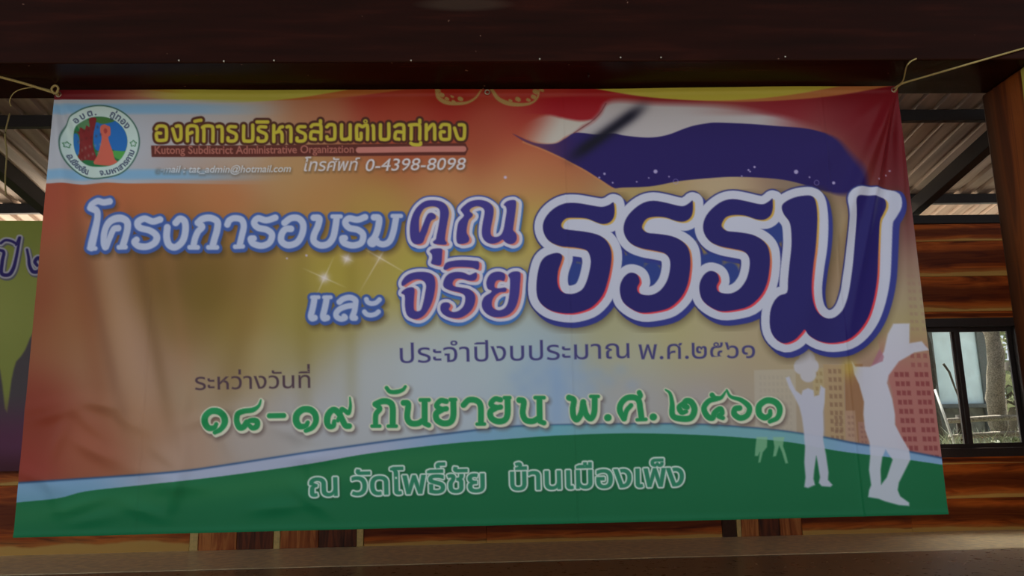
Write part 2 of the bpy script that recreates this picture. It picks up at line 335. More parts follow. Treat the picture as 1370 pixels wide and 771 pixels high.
fe = empty('rail_fence', (f0.x, 10.9, G)); tag(fe, 'old grey rail fence crossing behind the right window pane', 'fence')
for dz in (0, -.22):
    o = tube('rail', [f0+Vector((-.3, 0, dz)), (f0+f1)/2+Vector((0, 0, dz+.015)), f1+Vector((.6, 0, dz))], [.035, .04, .032], m_bark, fe, 8); o.location = -fe.location
for x in (f0.x-.12, f0.x+.75, f1.x+.5): o = tube('fence_post', [(x, 10.94, G-.05), (x+.01, 10.94, f0.z+.08)], [.05, .04], m_bark2, fe, 8); o.location = -fe.location
# grass and scrub along the wall outside
vs, fs = [], []
for i in range(5200):
    x = rng.uniform(4.2, 9.5); y = rng.uniform(9.35, 13.4); h = rng.uniform(.15, .5)*(1.3 if rng.random() < .2 else 1); a = rng.uniform(0, 6.28); dx, dy = math.cos(a)*h*.5, math.sin(a)*h*.5; w = .008+.006*rng.random(); q = len(vs)
    vs += [(x-w, y, G-.01), (x+w, y, G-.01), (x+dx*.4+w*.7, y+dy*.4, G-.01+h*.7), (x+dx*.4-w*.7, y+dy*.4, G-.01+h*.7), (x+dx, y+dy, G-.01+h)]; fs += [(q, q+1, q+2, q+3), (q+3, q+2, q+4)]
me = bpy.data.meshes.new('grass'); me.from_pydata(vs, [], fs); tag(link('grass', me, None, plain('grass', rgb(150,160,138), .7, noise=.5, sc=2)), 'rough grass outside below the window', 'grass', kind='stuff')
def bush(x, y, r, label):
    b = empty('bush', (x, y, G-.01)); tag(b, label, 'bush')
    for k in range(5): tube('stem', [(0, 0, 0), (.5*r*math.cos(k*1.3), .5*r*math.sin(k*1.3), r*.8)], [.012, .006], m_bark2, b, 5)
    leaves('foliage', (0, 0, r*.9), r, 700, .07, m_leaf, b)
p = on_y(1310, 585, 9.6); bush(p.x, 9.6, .17, 'spiky green bush just outside the right window pane')
p = on_y(1342, 590, 10.4); bush(p.x+.2, 10.6, .26, 'leafy bush at the foot of the mottled trunk')
p = on_y(1252, 585, 10.6); bush(p.x, 11.2, .22, 'low scrub bush outside the left window pane')
for i in range(7):
    a = 3+i*4.2; t_ = empty('tree', (a+rng.uniform(-.2, .2), 20+(i % 2)*3.5, G-.01)); tag(t_, 'leafy tree in the row far behind the shed', 'tree', 'trees far behind the shed')
    tube('trunk', [(0, 0, 0), (.1, 0, 2.6)], [.16, .1], m_bark2, t_, 8); leaves('foliage', (0, 0, 3.2), 1.9, 1300, .2, m_leaf, t_, 1.2)


# glyph outlines of the small lettering: advance, closed loops of x, y (1/1000 em)
GL = {
'-':(323,[[283,267,283,174,40,174,40,267]]),
'.':(219,[[57,21,79,-1,109,-9,139,-1,161,21,169,51,161,81,139,103,109,111,79,103,57,81,49,51]]),
'0':(500,[[470,341,442,157,366,35,250,-9,134,35,58,157,30,341,58,525,134,647,250,691,366,647,442,525],[185,115,143,203,128,341,143,479,185,567,250,598,315,567,357,479,372,341,357,203,315,115,250,84]]),
'3':(500,[[382,324,326,360,376,398,404,447,413,513,388,607,318,669,212,691,164,688,122,678,81,662,81,569,124,586,161,595,197,598,260,586,300,550,315,496,300,443,255,409,180,397,180,307,261,295,310,253,326,193,312,135,274,98,216,84,166,90,115,107,64,136,64,30,113,9,161,-4,209,-9,321,18,396,90,424,198,414,266]]),
'4':(500,[[398,224,471,224,471,312,398,312,398,691,356,691,11,269,11,224,300,224,300,0,398,0],[298,506,142,312,300,312,300,506]]),
'8':(500,[[43,251,32,185,61,86,140,17,252,-9,362,17,439,86,468,184,457,250,426,306,373,348,421,391,449,441,458,493,431,595,360,665,257,691,150,665,76,596,48,495,58,439,85,390,129,348,75,305],[307,407,253,393,199,408,161,445,146,497,160,550,198,585,255,598,309,584,346,548,360,495,345,444],[130,192,145,248,187,286,252,300,313,286,355,248,370,192,356,139,316,99,250,84,188,98,146,136]]),
'9':(500,[[131,317,229,290,266,294,302,303,335,319,298,231,228,144,127,63,187,-9,329,115,426,274,461,442,433,570,356,658,244,691,134,661,62,586,36,489,62,388],[360,459,359,441,355,420,318,399,282,387,250,383,191,398,150,436,134,490,149,546,188,584,246,598,304,581,344,536,360,475]]),
':':(219,[[109,111,79,103,57,81,49,51,57,21,79,-1,109,-9,139,-1,161,21,169,51,161,81,139,103],[109,458,79,450,57,428,49,398,57,368,79,346,109,338,139,346,161,368,169,398,161,428,139,450]]),
'@':(1010,[[613,316,587,198,523,107,439,71,383,89,345,138,331,213,356,332,418,422,500,458,560,441,599,391],[891,9,981,9,875,-111,731,-185,548,-210,283,-157,114,-6,54,229,101,452,255,646,537,729,754,679,901,545,956,348,913,178,806,49,664,-2,610,7,578,34,567,80,520,36,469,9,419,-1,327,28,264,106,240,220,277,369,371,484,494,529,551,519,601,488,641,439,658,515,746,515,664,138,662,106,673,86,696,78,762,108,843,198,883,349,837,508,713,617,533,658,324,603,180,454,127,237,177,34,321,-93,549,-138,699,-119,813,-66]]),
'A':(667,[[326,536,224,289,436,289],[567,0,667,0,362,686,293,686,0,0,100,0,186,201,476,201]]),
'K':(656,[[173,0,173,337,520,0,655,0,285,359,582,682,460,682,173,370,173,682,75,682,75,0]]),
'O':(823,[[548,567,642,475,677,341,642,207,548,115,411,81,275,115,181,207,146,341,181,475,275,567,411,601],[778,341,733,516,606,642,411,691,218,642,91,516,45,341,90,168,216,41,409,-9,607,41,734,168]]),
'S':(458,[[399,643,399,532,342,575,288,597,239,603,183,593,145,564,131,522,207,422,350,333,426,176,401,80,333,15,235,-9,165,-2,102,19,44,54,44,178,98,124,159,90,224,79,287,93,323,126,335,165,259,275,116,368,40,509,66,606,138,668,247,691,299,686,350,670]]),
'_':(500,[[506,-125,506,-75,-6,-75,-6,-125]]),
'a':(427,[[347,310,325,394,267,442,184,458,124,451,75,431,35,397,35,300,80,342,128,366,177,374,222,366,249,340,258,295,258,271,179,243,107,214,50,172,26,101,40,47,78,7,136,-9,177,-4,217,11,257,37,270,11,292,-4,325,-9,351,-6,377,5,411,26,411,80,392,67,376,59,364,56,355,58,349,65,347,79],[116,117,136,162,187,195,258,222,258,91,233,71,207,58,180,54,147,62,124,84]]),
'b':(500,[[355,20,437,103,466,234,441,349,372,429,272,458,229,454,187,440,148,417,148,682,59,682,59,25,109,7,166,-5,226,-9],[309,94,238,75,209,77,177,82,148,89,148,332,183,359,216,374,250,378,316,358,359,304,375,221,357,145]]),
'c':(438,[[150,304,197,357,269,376,307,372,347,359,393,332,393,427,352,443,310,454,263,458,145,428,68,345,41,216,70,99,150,20,269,-9,318,-5,365,4,403,17,403,105,361,88,322,78,284,75,204,93,151,144,132,224]]),
'd':(510,[[451,682,362,682,362,440,328,450,298,456,268,458,152,429,73,351,44,235,71,110,146,29,262,0,451,0],[153,304,203,358,279,378,307,376,334,371,362,361,362,75,272,75,191,94,148,147,135,222]]),
'e':(479,[[281,76,207,91,156,136,130,211,446,211,422,349,354,431,251,458,141,429,68,350,41,230,66,113,140,25,259,-9,327,-3,384,14,438,44,438,130,386,101,334,82],[132,270,154,330,194,368,253,381,308,367,343,329,358,270]]),
'g':(427,[[421,449,421,380,329,380,357,347,372,317,376,282,370,244,354,208,334,181,260,142,186,127,152,96,168,74,213,55,289,38,365,10,407,-33,419,-87,394,-164,321,-213,207,-230,100,-212,27,-164,0,-94,12,-37,49,4,113,30,88,49,73,68,68,87,77,114,101,136,139,151,139,153,109,169,84,188,64,210,51,235,43,263,40,294,64,377,131,430,236,449],[296,293,285,249,255,220,210,209,163,219,131,248,120,291,132,332,164,361,209,372,252,361,284,333],[333,-94,307,-50,249,-28,186,-22,133,-31,97,-55,84,-90,98,-128,141,-151,209,-159,276,-151,318,-129]]),
'h':(500,[[152,390,150,390,150,682,61,682,61,0,150,0,150,322,189,360,225,381,262,387,309,373,339,336,350,278,350,0,439,0,439,275,419,377,365,438,286,458,237,450,191,427]]),
'i':(219,[[163,585,156,558,137,539,110,532,83,539,64,558,57,585,64,612,83,631,110,638,137,631,156,612],[65,449,65,0,154,0,154,449]]),
'l':(219,[[154,682,154,0,65,0,65,682]]),
'm':(771,[[694,375,642,436,563,458,504,447,455,418,413,377,378,422,332,449,279,458,237,451,193,428,148,390,148,449,59,449,59,0,148,0,148,326,183,360,219,378,260,383,301,372,330,338,341,279,341,0,430,0,430,326,464,356,498,376,530,383,577,371,610,335,623,278,623,0,712,0,712,282]]),
'n':(500,[[286,458,237,450,191,427,152,390,150,390,150,449,61,449,61,0,150,0,150,322,189,360,225,381,262,387,309,373,339,336,350,278,350,0,439,0,439,277,418,379,363,438]]),
'o':(552,[[146,306,197,358,272,378,351,358,405,306,425,228,406,144,353,90,272,71,196,91,145,146,127,229],[400,21,485,104,516,229,484,347,399,428,273,458,152,427,68,346,36,229,67,106,150,22,273,-9]]),
'r':(396,[[361,435,326,452,290,458,248,447,204,410,160,346,158,346,158,449,69,449,69,0,158,0,158,235,173,305,212,354,267,373,292,367,321,352,350,329,397,406]]),
's':(385,[[95,8,145,-5,197,-9,273,8,326,54,345,123,335,165,303,205,244,249,181,288,146,317,135,339,142,360,163,375,194,380,231,375,275,360,324,333,324,421,278,442,234,454,192,458,114,443,62,401,44,336,98,240,200,177,254,120,245,93,221,76,188,69,147,75,97,95,41,128,41,32]]),
't':(333,[[258,-5,297,6,332,21,332,104,297,86,263,75,231,71,203,77,178,98,167,139,167,369,309,369,309,449,167,449,167,542,0,379,0,369,78,369,78,132,94,59,143,10,224,-9]]),
'u':(500,[[159,110,149,164,149,449,60,449,60,170,80,73,134,12,215,-9,261,-1,307,22,348,57,348,0,437,0,437,449,348,449,348,128,316,93,280,72,241,65,190,77]]),
'v':(438,[[100,449,3,449,206,-9,236,-9,434,449,339,449,221,173]]),
'z':(417,[[249,369,11,0,405,0,405,80,165,80,404,449,21,449,21,369]]),
'ก':(600,[[78,452,93,477,114,499,139,519,171,536,206,548,247,556,291,558,331,556,368,549,404,539,436,523,464,503,488,478,505,447,516,411,519,369,519,0,430,0,430,360,426,400,412,432,390,456,360,471,327,481,290,484,252,481,220,473,193,459,173,440,161,419,157,394,265,340,257,292,233,289,212,281,193,268,177,248,168,222,165,190,165,0,76,0,76,190,79,228,88,259,104,282,124,299,148,312,175,321,176,324,66,366,66,399,69,426]]),
'ค':(614,[[317,302,350,302,350,229,317,229,280,227,249,221,225,212,206,200,191,185,182,168,175,148,171,128,170,106,170,0,81,0,81,350,87,412,105,464,135,505,178,534,235,552,307,558,379,552,437,534,480,505,509,464,527,412,533,350,533,0,444,0,444,350,440,391,428,424,409,451,382,469,348,480,306,484,265,480,231,469,205,451,185,424,174,391,170,350,170,239,173,238,189,261,207,278,227,290,251,296,281,301]]),
'ง':(537,[[90,548,238,77,250,77,266,78,282,82,297,89,312,97,325,107,336,118,354,142,369,170,380,202,388,235,392,268,394,301,390,352,377,396,357,432,328,458,294,474,253,479,244,479,236,478,228,477,220,476,213,474,207,472,185,543,199,547,212,549,225,551,236,552,248,553,258,553,290,551,320,547,348,539,373,527,395,513,415,496,436,471,453,443,467,411,476,376,481,338,483,298,480,248,472,202,459,160,442,122,422,90,399,63,378,45,355,30,328,17,297,8,262,2,221,0,171,0,0,548]]),
'จ':(532,[[468,332,471,275,468,220,461,170,448,127,429,89,403,57,372,33,333,14,286,4,231,0,147,0,147,244,71,244,71,314,232,314,232,72,245,72,273,74,298,81,320,92,338,108,353,130,365,157,373,190,378,230,380,276,378,322,373,362,364,396,350,424,333,446,311,463,283,475,251,482,212,484,181,483,151,478,122,472,93,462,65,449,38,433,38,516,60,527,86,537,117,546,151,553,186,557,223,558,280,554,328,543,369,525,401,499,428,467,447,428,460,383]]),
'ช':(550,[[218,531,229,519,237,506,243,490,246,472,247,453,246,430,241,409,235,392,226,376,216,360,205,345,194,329,185,313,177,297,171,280,167,260,166,237,166,178,168,150,173,126,181,107,192,92,205,81,221,73,238,67,256,64,275,63,306,66,331,73,351,87,365,105,374,129,377,159,377,299,375,322,369,341,360,356,346,366,328,373,305,375,301,375,301,432,306,432,331,434,350,440,364,451,374,465,381,480,385,498,386,515,388,532,388,548,477,548,476,514,471,484,464,458,452,436,432,418,405,404,405,400,422,394,435,386,446,377,453,365,458,353,462,340,464,326,466,313,466,300,466,154,461,106,445,66,418,34,381,9,333,-5,275,-10,217,-5,168,10,128,36,100,71,83,116,77,172,77,233,79,264,83,290,91,312,101,330,111,347,121,362,132,377,142,390,151,402,157,414,162,428,163,443,162,456,158,466,153,473,145,478,136,481,126,482,118,482,109,480,101,478,92,475,83,472,74,468,54,532,67,539,82,545,99,549,115,552,131,553,145,554,168,553,188,548,205,541]]),
'ณ':(909,[[240,556,281,558,317,556,352,550,386,540,416,525,443,506,466,481,483,450,494,413,497,370,497,179,500,143,509,114,525,92,545,77,569,68,598,65,624,67,647,74,668,86,687,101,702,120,715,143,724,168,730,197,732,228,732,548,821,548,821,0,748,0,743,87,738,87,724,59,704,35,678,16,647,1,615,-7,580,-10,532,-5,491,9,456,32,429,66,413,113,408,172,408,361,406,391,400,416,390,436,377,452,361,465,343,474,322,479,302,483,280,484,247,481,218,474,193,461,173,443,161,421,157,394,271,340,263,292,240,289,218,282,200,269,185,250,176,225,173,193,173,105,174,92,177,81,183,73,191,67,202,64,215,63,222,63,228,64,235,65,241,66,247,67,252,69,265,5,252,0,240,-4,229,-7,217,-9,205,-10,194,-10,176,-9,158,-6,141,-1,125,7,111,17,100,31,91,48,86,70,84,95,84,192,87,230,96,260,111,282,130,299,153,312,180,321,181,324,66,366,66,399,69,427,78,454,93,479,113,501,138,521,168,537,202,548]]),
'ด':(616,[[306,558,356,555,400,548,437,535,467,517,492,494,511,468,524,437,532,403,535,365,535,0,447,0,447,357,444,395,433,427,416,452,390,470,355,480,309,484,279,482,252,476,227,467,204,452,185,431,170,404,158,369,151,324,149,269,150,232,154,197,161,165,170,136,184,111,201,91,223,76,250,67,282,64,292,64,301,65,310,66,319,68,327,70,335,72,344,3,333,-1,321,-5,308,-7,294,-9,281,-10,268,-10,219,-6,177,7,143,28,115,55,94,89,79,129,68,173,62,220,60,270,62,323,68,370,78,411,91,445,108,474,128,499,151,518,177,533,206,545,237,552,270,557]]),
'ต':(636,[[188,463,172,438,161,400,154,349,152,284,153,240,157,201,163,166,172,136,185,111,202,91,224,76,252,67,286,64,299,64,310,65,319,66,328,67,336,69,344,71,353,3,342,-1,330,-5,317,-7,303,-9,289,-10,275,-10,223,-6,180,7,145,29,117,57,96,92,81,134,71,180,65,230,63,285,65,346,71,399,82,443,96,479,114,509,136,531,162,546,191,555,224,558,246,557,266,553,284,546,298,536,310,523,318,506,322,506,330,523,342,537,358,547,376,553,397,557,419,558,459,554,493,543,520,524,539,496,551,461,555,418,555,0,466,0,466,417,464,440,458,458,449,470,437,478,422,482,406,484,388,482,374,478,364,470,356,459,350,443,347,424,291,424,287,445,280,461,270,472,258,478,246,483,232,484,208,479]]),
'ท':(609,[[386,469,356,480,320,483,290,481,264,473,240,461,220,445,203,425,190,402,181,375,175,347,173,317,173,0,84,0,84,548,146,548,162,461,166,461,180,489,201,513,228,532,260,546,296,555,337,558,375,556,409,549,440,538,466,521,488,501,505,475,518,444,525,408,528,366,528,0,439,0,439,361,436,398,426,428,409,452]]),
'ธ':(544,[[164,81,175,76,190,72,209,68,229,65,251,63,274,62,296,63,318,65,339,70,358,76,374,86,389,99,399,116,406,137,408,162,407,180,403,196,398,209,389,220,379,229,366,238,351,245,334,252,314,259,292,266,268,273,242,281,204,294,170,306,141,318,117,330,97,344,82,360,71,378,65,399,63,424,65,451,73,476,85,497,102,515,125,531,154,543,187,551,227,556,273,558,317,557,355,553,390,547,418,540,442,532,460,525,460,446,447,452,432,458,413,464,392,470,369,475,345,479,319,482,292,484,264,485,242,484,222,483,205,480,189,476,176,470,166,463,158,454,154,443,152,431,154,418,160,407,169,397,182,389,198,381,218,374,240,366,265,359,293,351,319,343,345,335,370,327,393,318,415,307,435,294,452,279,467,262,480,243,489,220,494,193,496,163,494,130,486,99,474,72,456,48,432,28,402,12,366,0,323,-8,273,-10,233,-9,196,-5,163,2,132,9,105,17,81,26,81,254,164,254]]),
'น':(613,[[173,150,184,120,201,96,224,79,253,68,289,65,332,70,368,85,398,110,419,143,432,184,436,231,436,548,525,548,525,0,451,0,447,81,442,81,427,56,406,34,380,16,348,1,311,-7,270,-10,233,-8,199,-1,169,11,142,27,121,47,104,73,91,104,84,140,81,182,81,548,170,548,170,187]]),
'บ':(604,[[173,14,132,44,104,85,87,136,81,198,81,548,170,548,170,197,174,156,184,123,202,97,227,79,260,68,301,64,342,68,376,79,402,97,420,123,430,156,434,197,434,548,523,548,523,198,517,136,500,85,472,44,430,14,373,-4,301,-10,230,-4]]),
'ป':(605,[[301,64,342,68,376,79,402,97,420,123,430,156,434,197,434,745,523,745,523,198,517,136,500,85,472,44,430,14,373,-4,301,-10,230,-4,173,14,132,44,104,85,87,136,81,198,81,548,170,548,170,197,174,156,184,123,202,97,227,79,260,68]]),
'พ':(695,[[193,126,196,126,202,154,208,179,214,203,219,225,224,245,230,265,234,282,239,298,243,313,310,548,383,548,451,313,455,298,460,282,465,265,470,245,475,225,481,203,486,179,492,154,498,126,502,126,506,166,510,202,513,235,516,264,520,289,523,310,563,548,654,548,555,0,468,0,376,298,371,315,367,332,363,350,358,370,354,394,350,421,346,421,343,402,340,385,337,370,334,356,330,343,327,331,324,320,320,309,317,298,227,0,140,0,41,548,132,548,171,310,174,289,178,264,181,235,185,202,189,166]]),
'ม':(614,[[209,120,226,101,247,86,270,74,297,67,327,65,363,68,392,79,415,96,431,120,441,150,444,187,444,548,533,548,533,181,531,140,523,104,511,73,493,47,472,27,446,11,416,-1,382,-8,345,-10,304,-7,267,1,235,16,207,35,186,59,171,87,167,87,162,0,89,0,89,548,178,548,178,231,180,199,186,170,196,144]]),
'ย':(594,[[489,74,460,37,417,11,361,-4,292,-9,242,-7,198,0,163,12,133,28,110,48,93,71,81,98,73,128,71,161,73,190,77,214,85,235,94,251,106,265,119,275,132,283,147,288,161,292,161,296,147,301,133,308,119,316,105,327,93,340,83,355,74,373,70,394,68,418,70,441,75,463,84,484,97,503,114,520,136,535,163,546,194,553,231,555,247,555,264,553,281,552,297,549,310,545,321,540,305,471,297,474,287,476,277,479,265,480,252,482,240,482,214,480,194,473,178,463,167,448,160,431,158,411,160,390,166,372,176,358,188,347,203,339,221,334,239,330,258,328,278,327,297,327,297,262,278,262,242,260,212,252,190,241,174,223,164,199,161,169,162,150,166,133,173,116,182,101,195,88,213,78,234,70,261,66,292,64,324,66,350,70,372,78,389,89,402,102,412,119,419,137,423,159,424,182,424,548,513,548,513,188,507,125]]),
'ร':(488,[[378,543,400,535,418,526,418,451,406,456,392,462,376,467,358,472,340,476,320,480,300,483,279,484,258,485,218,483,186,476,164,465,148,450,139,435,136,418,137,404,142,392,149,381,159,371,173,361,192,352,214,342,242,332,274,320,305,309,334,296,362,283,387,268,408,250,426,231,439,208,446,181,449,150,447,123,440,96,429,72,412,49,389,29,361,13,326,0,284,-7,235,-10,197,-9,160,-5,126,2,94,10,65,19,40,29,66,101,81,96,97,90,114,84,133,78,152,74,173,70,194,66,215,65,237,64,270,66,300,73,325,84,344,99,356,119,360,142,359,157,354,170,348,182,338,192,325,202,309,212,290,221,268,230,242,239,202,253,167,267,136,282,109,298,87,316,70,336,57,358,50,384,47,414,50,441,57,466,70,489,87,509,111,526,140,539,174,550,215,556,261,558,292,557,323,554,352,550]]),
'ว':(492,[[42,456,42,531,62,540,83,547,106,552,129,555,152,557,175,558,231,554,280,542,321,523,355,496,382,463,403,424,417,380,426,330,429,276,422,194,403,124,370,67,323,24,264,-1,191,-10,165,-9,140,-6,116,-2,91,5,65,15,38,28,66,96,81,88,98,80,116,73,136,68,157,65,181,64,227,70,265,88,297,119,320,160,333,213,338,276,333,338,319,390,296,431,262,460,219,478,165,484,144,483,122,481,100,477,79,472,60,465]]),
'ศ':(628,[[189,261,207,278,228,290,251,296,281,301,317,302,350,302,350,229,317,229,280,227,249,221,225,212,206,200,191,185,182,168,175,148,171,128,170,106,170,0,81,0,81,350,87,412,105,464,135,505,178,534,235,552,307,558,343,557,375,552,403,545,428,533,449,518,466,499,488,485,505,466,518,442,526,414,531,384,533,350,533,0,444,0,444,350,440,391,429,424,410,451,383,469,349,480,307,484,265,480,231,469,205,451,185,424,174,391,170,350,170,239,173,238],[466,471,485,476,504,483,521,492,536,502,549,515,560,530,568,546,573,564,575,584,488,584,485,566,478,550,465,538,449,529,433,522,416,518]]),
'ส':(572,[[131,8,96,31,70,61,54,100,49,147,56,198,76,241,110,275,158,301,224,319,306,328,420,335,490,0,490,370,489,400,484,428,477,452,465,473,449,489,428,502,414,521,395,536,373,546,346,553,316,557,282,558,242,557,205,552,171,545,140,536,114,527,92,517,92,434,120,449,149,461,179,472,209,479,241,484,274,485,316,482,348,473,373,458,389,435,399,404,402,365,402,0],[509,515,496,502,480,492,463,483,444,476,425,471,375,518,392,522,408,529,424,538,437,550,444,566,447,584,534,584,532,564,528,546,520,530],[319,4,306,0,292,-4,278,-7,262,-8,246,-10,230,-10,176,-6],[420,335,420,261,318,254,257,247,210,237,178,222,156,203,143,178,139,149,142,122,152,100,168,83,189,71,216,64,247,62,258,62,268,63,278,65,287,66,296,69,305,71,319,4]]),
'ห':(587,[[429,0,429,193,425,229,413,260,393,285,364,303,324,314,274,318,326,383,366,381,401,373,432,361,458,343,479,322,496,296,508,266,516,232,518,195,518,0],[181,311,409,548,513,548,513,545,178,206,178,0,89,0,89,548,178,548,178,311]]),
'อ':(574,[[114,47,84,91,66,150,60,224,60,238,61,252,62,268,63,283,64,299,65,314,275,314,275,244,149,244,149,224,151,185,155,152,163,126,174,104,188,88,205,76,224,68,247,64,273,62,302,64,328,70,351,79,371,93,388,114,402,141,412,175,418,218,420,270,418,316,413,357,404,391,391,420,374,443,352,461,324,474,292,481,253,484,232,483,211,482,191,479,171,474,152,469,133,463,114,455,96,446,78,436,78,519,92,526,109,533,127,539,147,544,168,549,191,553,215,556,239,557,264,558,319,554,366,542,407,523,440,496,466,462,486,423,500,377,508,326,511,270,508,214,501,164,488,119,470,80,445,48,414,23,375,5,329,-6,275,-10,209,-4,155,15]]),
'ะ':(338,[[40,136,39,150,40,160,41,170,44,181,47,191,51,200,55,208,130,196,129,192,127,188,126,182,124,176,123,170,123,164,124,156,126,149,130,143,136,138,145,135,156,134,299,134,299,64,153,64,127,65,105,70,87,77,71,86,59,96,50,109,44,122],[44,402,40,416,39,430,40,440,41,450,44,461,47,471,51,480,55,488,130,476,129,472,127,468,126,462,124,456,123,450,123,444,124,436,126,429,130,423,136,418,145,415,156,414,299,414,299,344,153,344,127,345,105,350,87,357,71,366,59,376,50,389]]),
'ั':(0,[[-216,635,42,635,42,703,-211,703,-222,704,-231,707,-238,713,-242,719,-245,727,-246,735,-246,741,-245,746,-244,753,-243,758,-241,763,-240,766,-315,779,-319,771,-323,761,-327,751,-329,739,-331,728,-331,718,-330,704,-326,691,-320,678,-310,666,-298,656,-283,647,-264,640,-242,636]]),
'า':(406,[[50,467,30,458,10,448,10,528,25,535,44,541,67,548,93,554,123,557,155,558,188,556,218,551,245,543,268,531,288,514,304,494,316,468,323,438,325,402,325,0,236,0,236,389,234,419,226,443,214,461,195,474,170,481,138,484,115,483,92,480,71,475]]),
'ำ':(406,[[-191,614,-217,621,-239,635,-255,652,-265,675,-268,701,-265,728,-255,750,-239,768,-217,781,-191,788,-160,791,-129,788,-102,781,-80,768,-63,750,-53,728,-50,701,-53,675,-63,652,-80,635,-102,621,-129,614,-160,611],[226,443,214,461,195,474,170,481,138,484,115,483,92,480,71,475,50,467,30,458,10,448,10,528,25,535,44,541,67,548,93,554,123,557,155,558,188,556,218,551,245,543,268,531,288,514,304,494,316,468,323,438,325,402,325,0,236,0,236,389,234,419],[-160,744,-174,743,-186,739,-196,733,-202,724,-207,713,-208,701,-207,689,-202,679,-196,670,-186,663,-174,659,-160,658,-145,659,-133,663,-124,670,-117,679,-112,689,-111,701,-112,713,-117,724,-124,733,-133,739,-145,743]]),
'ิ':(0,[[-89,706,-89,635,-514,635,-514,674,-441,706]]),
'ี':(0,[[-89,706,-88,674,-88,787,-172,787,-172,674],[-89,706,-89,635,-514,635,-514,674,-441,706]]),
'ื':(0,[[-308,787,-234,787,-234,674,-308,674],[-89,706,-89,674,-89,787,-162,787,-162,674],[-89,706,-89,635,-514,635,-514,674,-441,706]]),
'ู':(0,[[-219,-265,-258,-262,-291,-254,-317,-240,-335,-220,-346,-196,-350,-167,-350,-150,-351,-140,-354,-133,-359,-130,-365,-128,-373,-128,-382,-130,-388,-70,-379,-68,-370,-66,-361,-65,-352,-64,-345,-64,-340,-64,-318,-66,-301,-71,-289,-80,-280,-92,-275,-107,-273,-125,-273,-159,-272,-171,-268,-182,-261,-191,-251,-198,-237,-203,-220,-204,-202,-203,-188,-198,-179,-191,-172,-182,-168,-171,-167,-159,-167,-67,-89,-67,-89,-164,-93,-194,-104,-219,-122,-239,-147,-253,-180,-262]]),
'เ':(295,[[98,70,96,95,96,548,185,548,185,106,186,92,189,81,195,73,203,67,214,64,227,63,233,63,239,64,246,65,253,66,259,68,265,70,277,5,264,0,252,-4,240,-7,228,-9,216,-10,205,-10,187,-9,170,-6,153,-1,137,7,124,17,112,31,103,48]]),
'โ':(308,[[37,753,9,756,9,794,83,826,350,826,350,756,147,756,146,752,160,740,172,725,184,707,192,684,197,658,199,627,199,448,110,448,110,644,107,680,97,709,82,730,61,744],[151,7,138,17,126,31,117,48,112,70,110,95,110,548,199,548,199,106,200,92,203,81,209,73,217,67,228,64,241,63,247,63,253,64,260,65,267,66,273,68,279,70,291,5,278,0,266,-4,254,-7,242,-9,230,-10,219,-10,201,-9,184,-6,167,-1]]),
'็':(0,[[-356,688,-344,683,-328,682,-272,732,-253,732,-249,718,-244,706,-237,695,-227,686,-216,681,-202,679,-190,680,-181,684,-174,690,-168,698,-165,708,-164,719,-164,732,-99,732,-99,718,-102,688,-110,664,-125,645,-143,631,-166,623,-193,620,-211,621,-227,625,-241,632,-253,640,-264,652,-272,666,-322,623,-357,626,-387,636,-413,652,-432,673,-443,701,-447,734,-445,758,-440,779,-431,797,-419,812,-405,825,-389,834,-371,841,-353,845,-333,846,-100,846,-100,786,-320,786,-335,785,-348,780,-360,773,-369,762,-374,748,-376,730,-375,717,-371,705,-365,696]]),
'่':(0,[[-178,635,-90,635,-90,846,-178,846]]),
'้':(0,[[-278,741,-279,749,-281,755,-286,762,-291,766,-299,769,-309,770,-316,770,-323,768,-330,766,-336,763,-342,761,-348,759,-368,814,-354,823,-339,830,-324,835,-308,838,-295,839,-284,840,-259,838,-238,830,-222,818,-209,802,-201,783,-199,762,-201,744,-205,728,-214,714,-224,701,-235,690,-247,681,-257,705,-58,705,-58,635,-368,635,-368,679,-355,682,-341,686,-327,691,-314,696,-302,703,-292,711,-284,719,-280,730]]),
'์':(0,[[-242,730,-228,739,-211,746,-189,750,-164,751,-27,751,-27,682,-141,682,-153,681,-164,679,-173,675,-180,668,-184,660,-185,649,-185,644,-184,639,-183,634,-181,629,-179,623,-176,618,-253,606,-257,614,-261,624,-265,635,-267,646,-269,658,-269,669,-268,683,-265,696,-260,709,-252,720]]),
'๑':(545,[[148,238,159,221,173,208,190,201,209,198,213,198,217,198,222,199,227,200,232,201,237,202,251,135,244,131,235,127,226,125,215,123,204,121,193,121,151,126,116,142,89,168,69,201,57,240,53,285,59,340,78,384,109,420,150,445,202,460,264,465,336,458,393,438,436,405,465,359,482,303,488,237,486,192,478,150,467,111,449,76,427,47,399,23,364,4,324,-6,277,-10,262,-10,247,-8,233,-7,219,-4,208,-2,198,1,198,72,206,69,215,67,227,65,239,63,251,62,264,62,293,64,319,71,341,82,358,97,373,117,384,141,392,168,396,199,398,234,394,286,383,326,365,356,339,376,305,388,264,392,227,389,196,380,172,366,153,345,143,318,139,286,141,260]]),
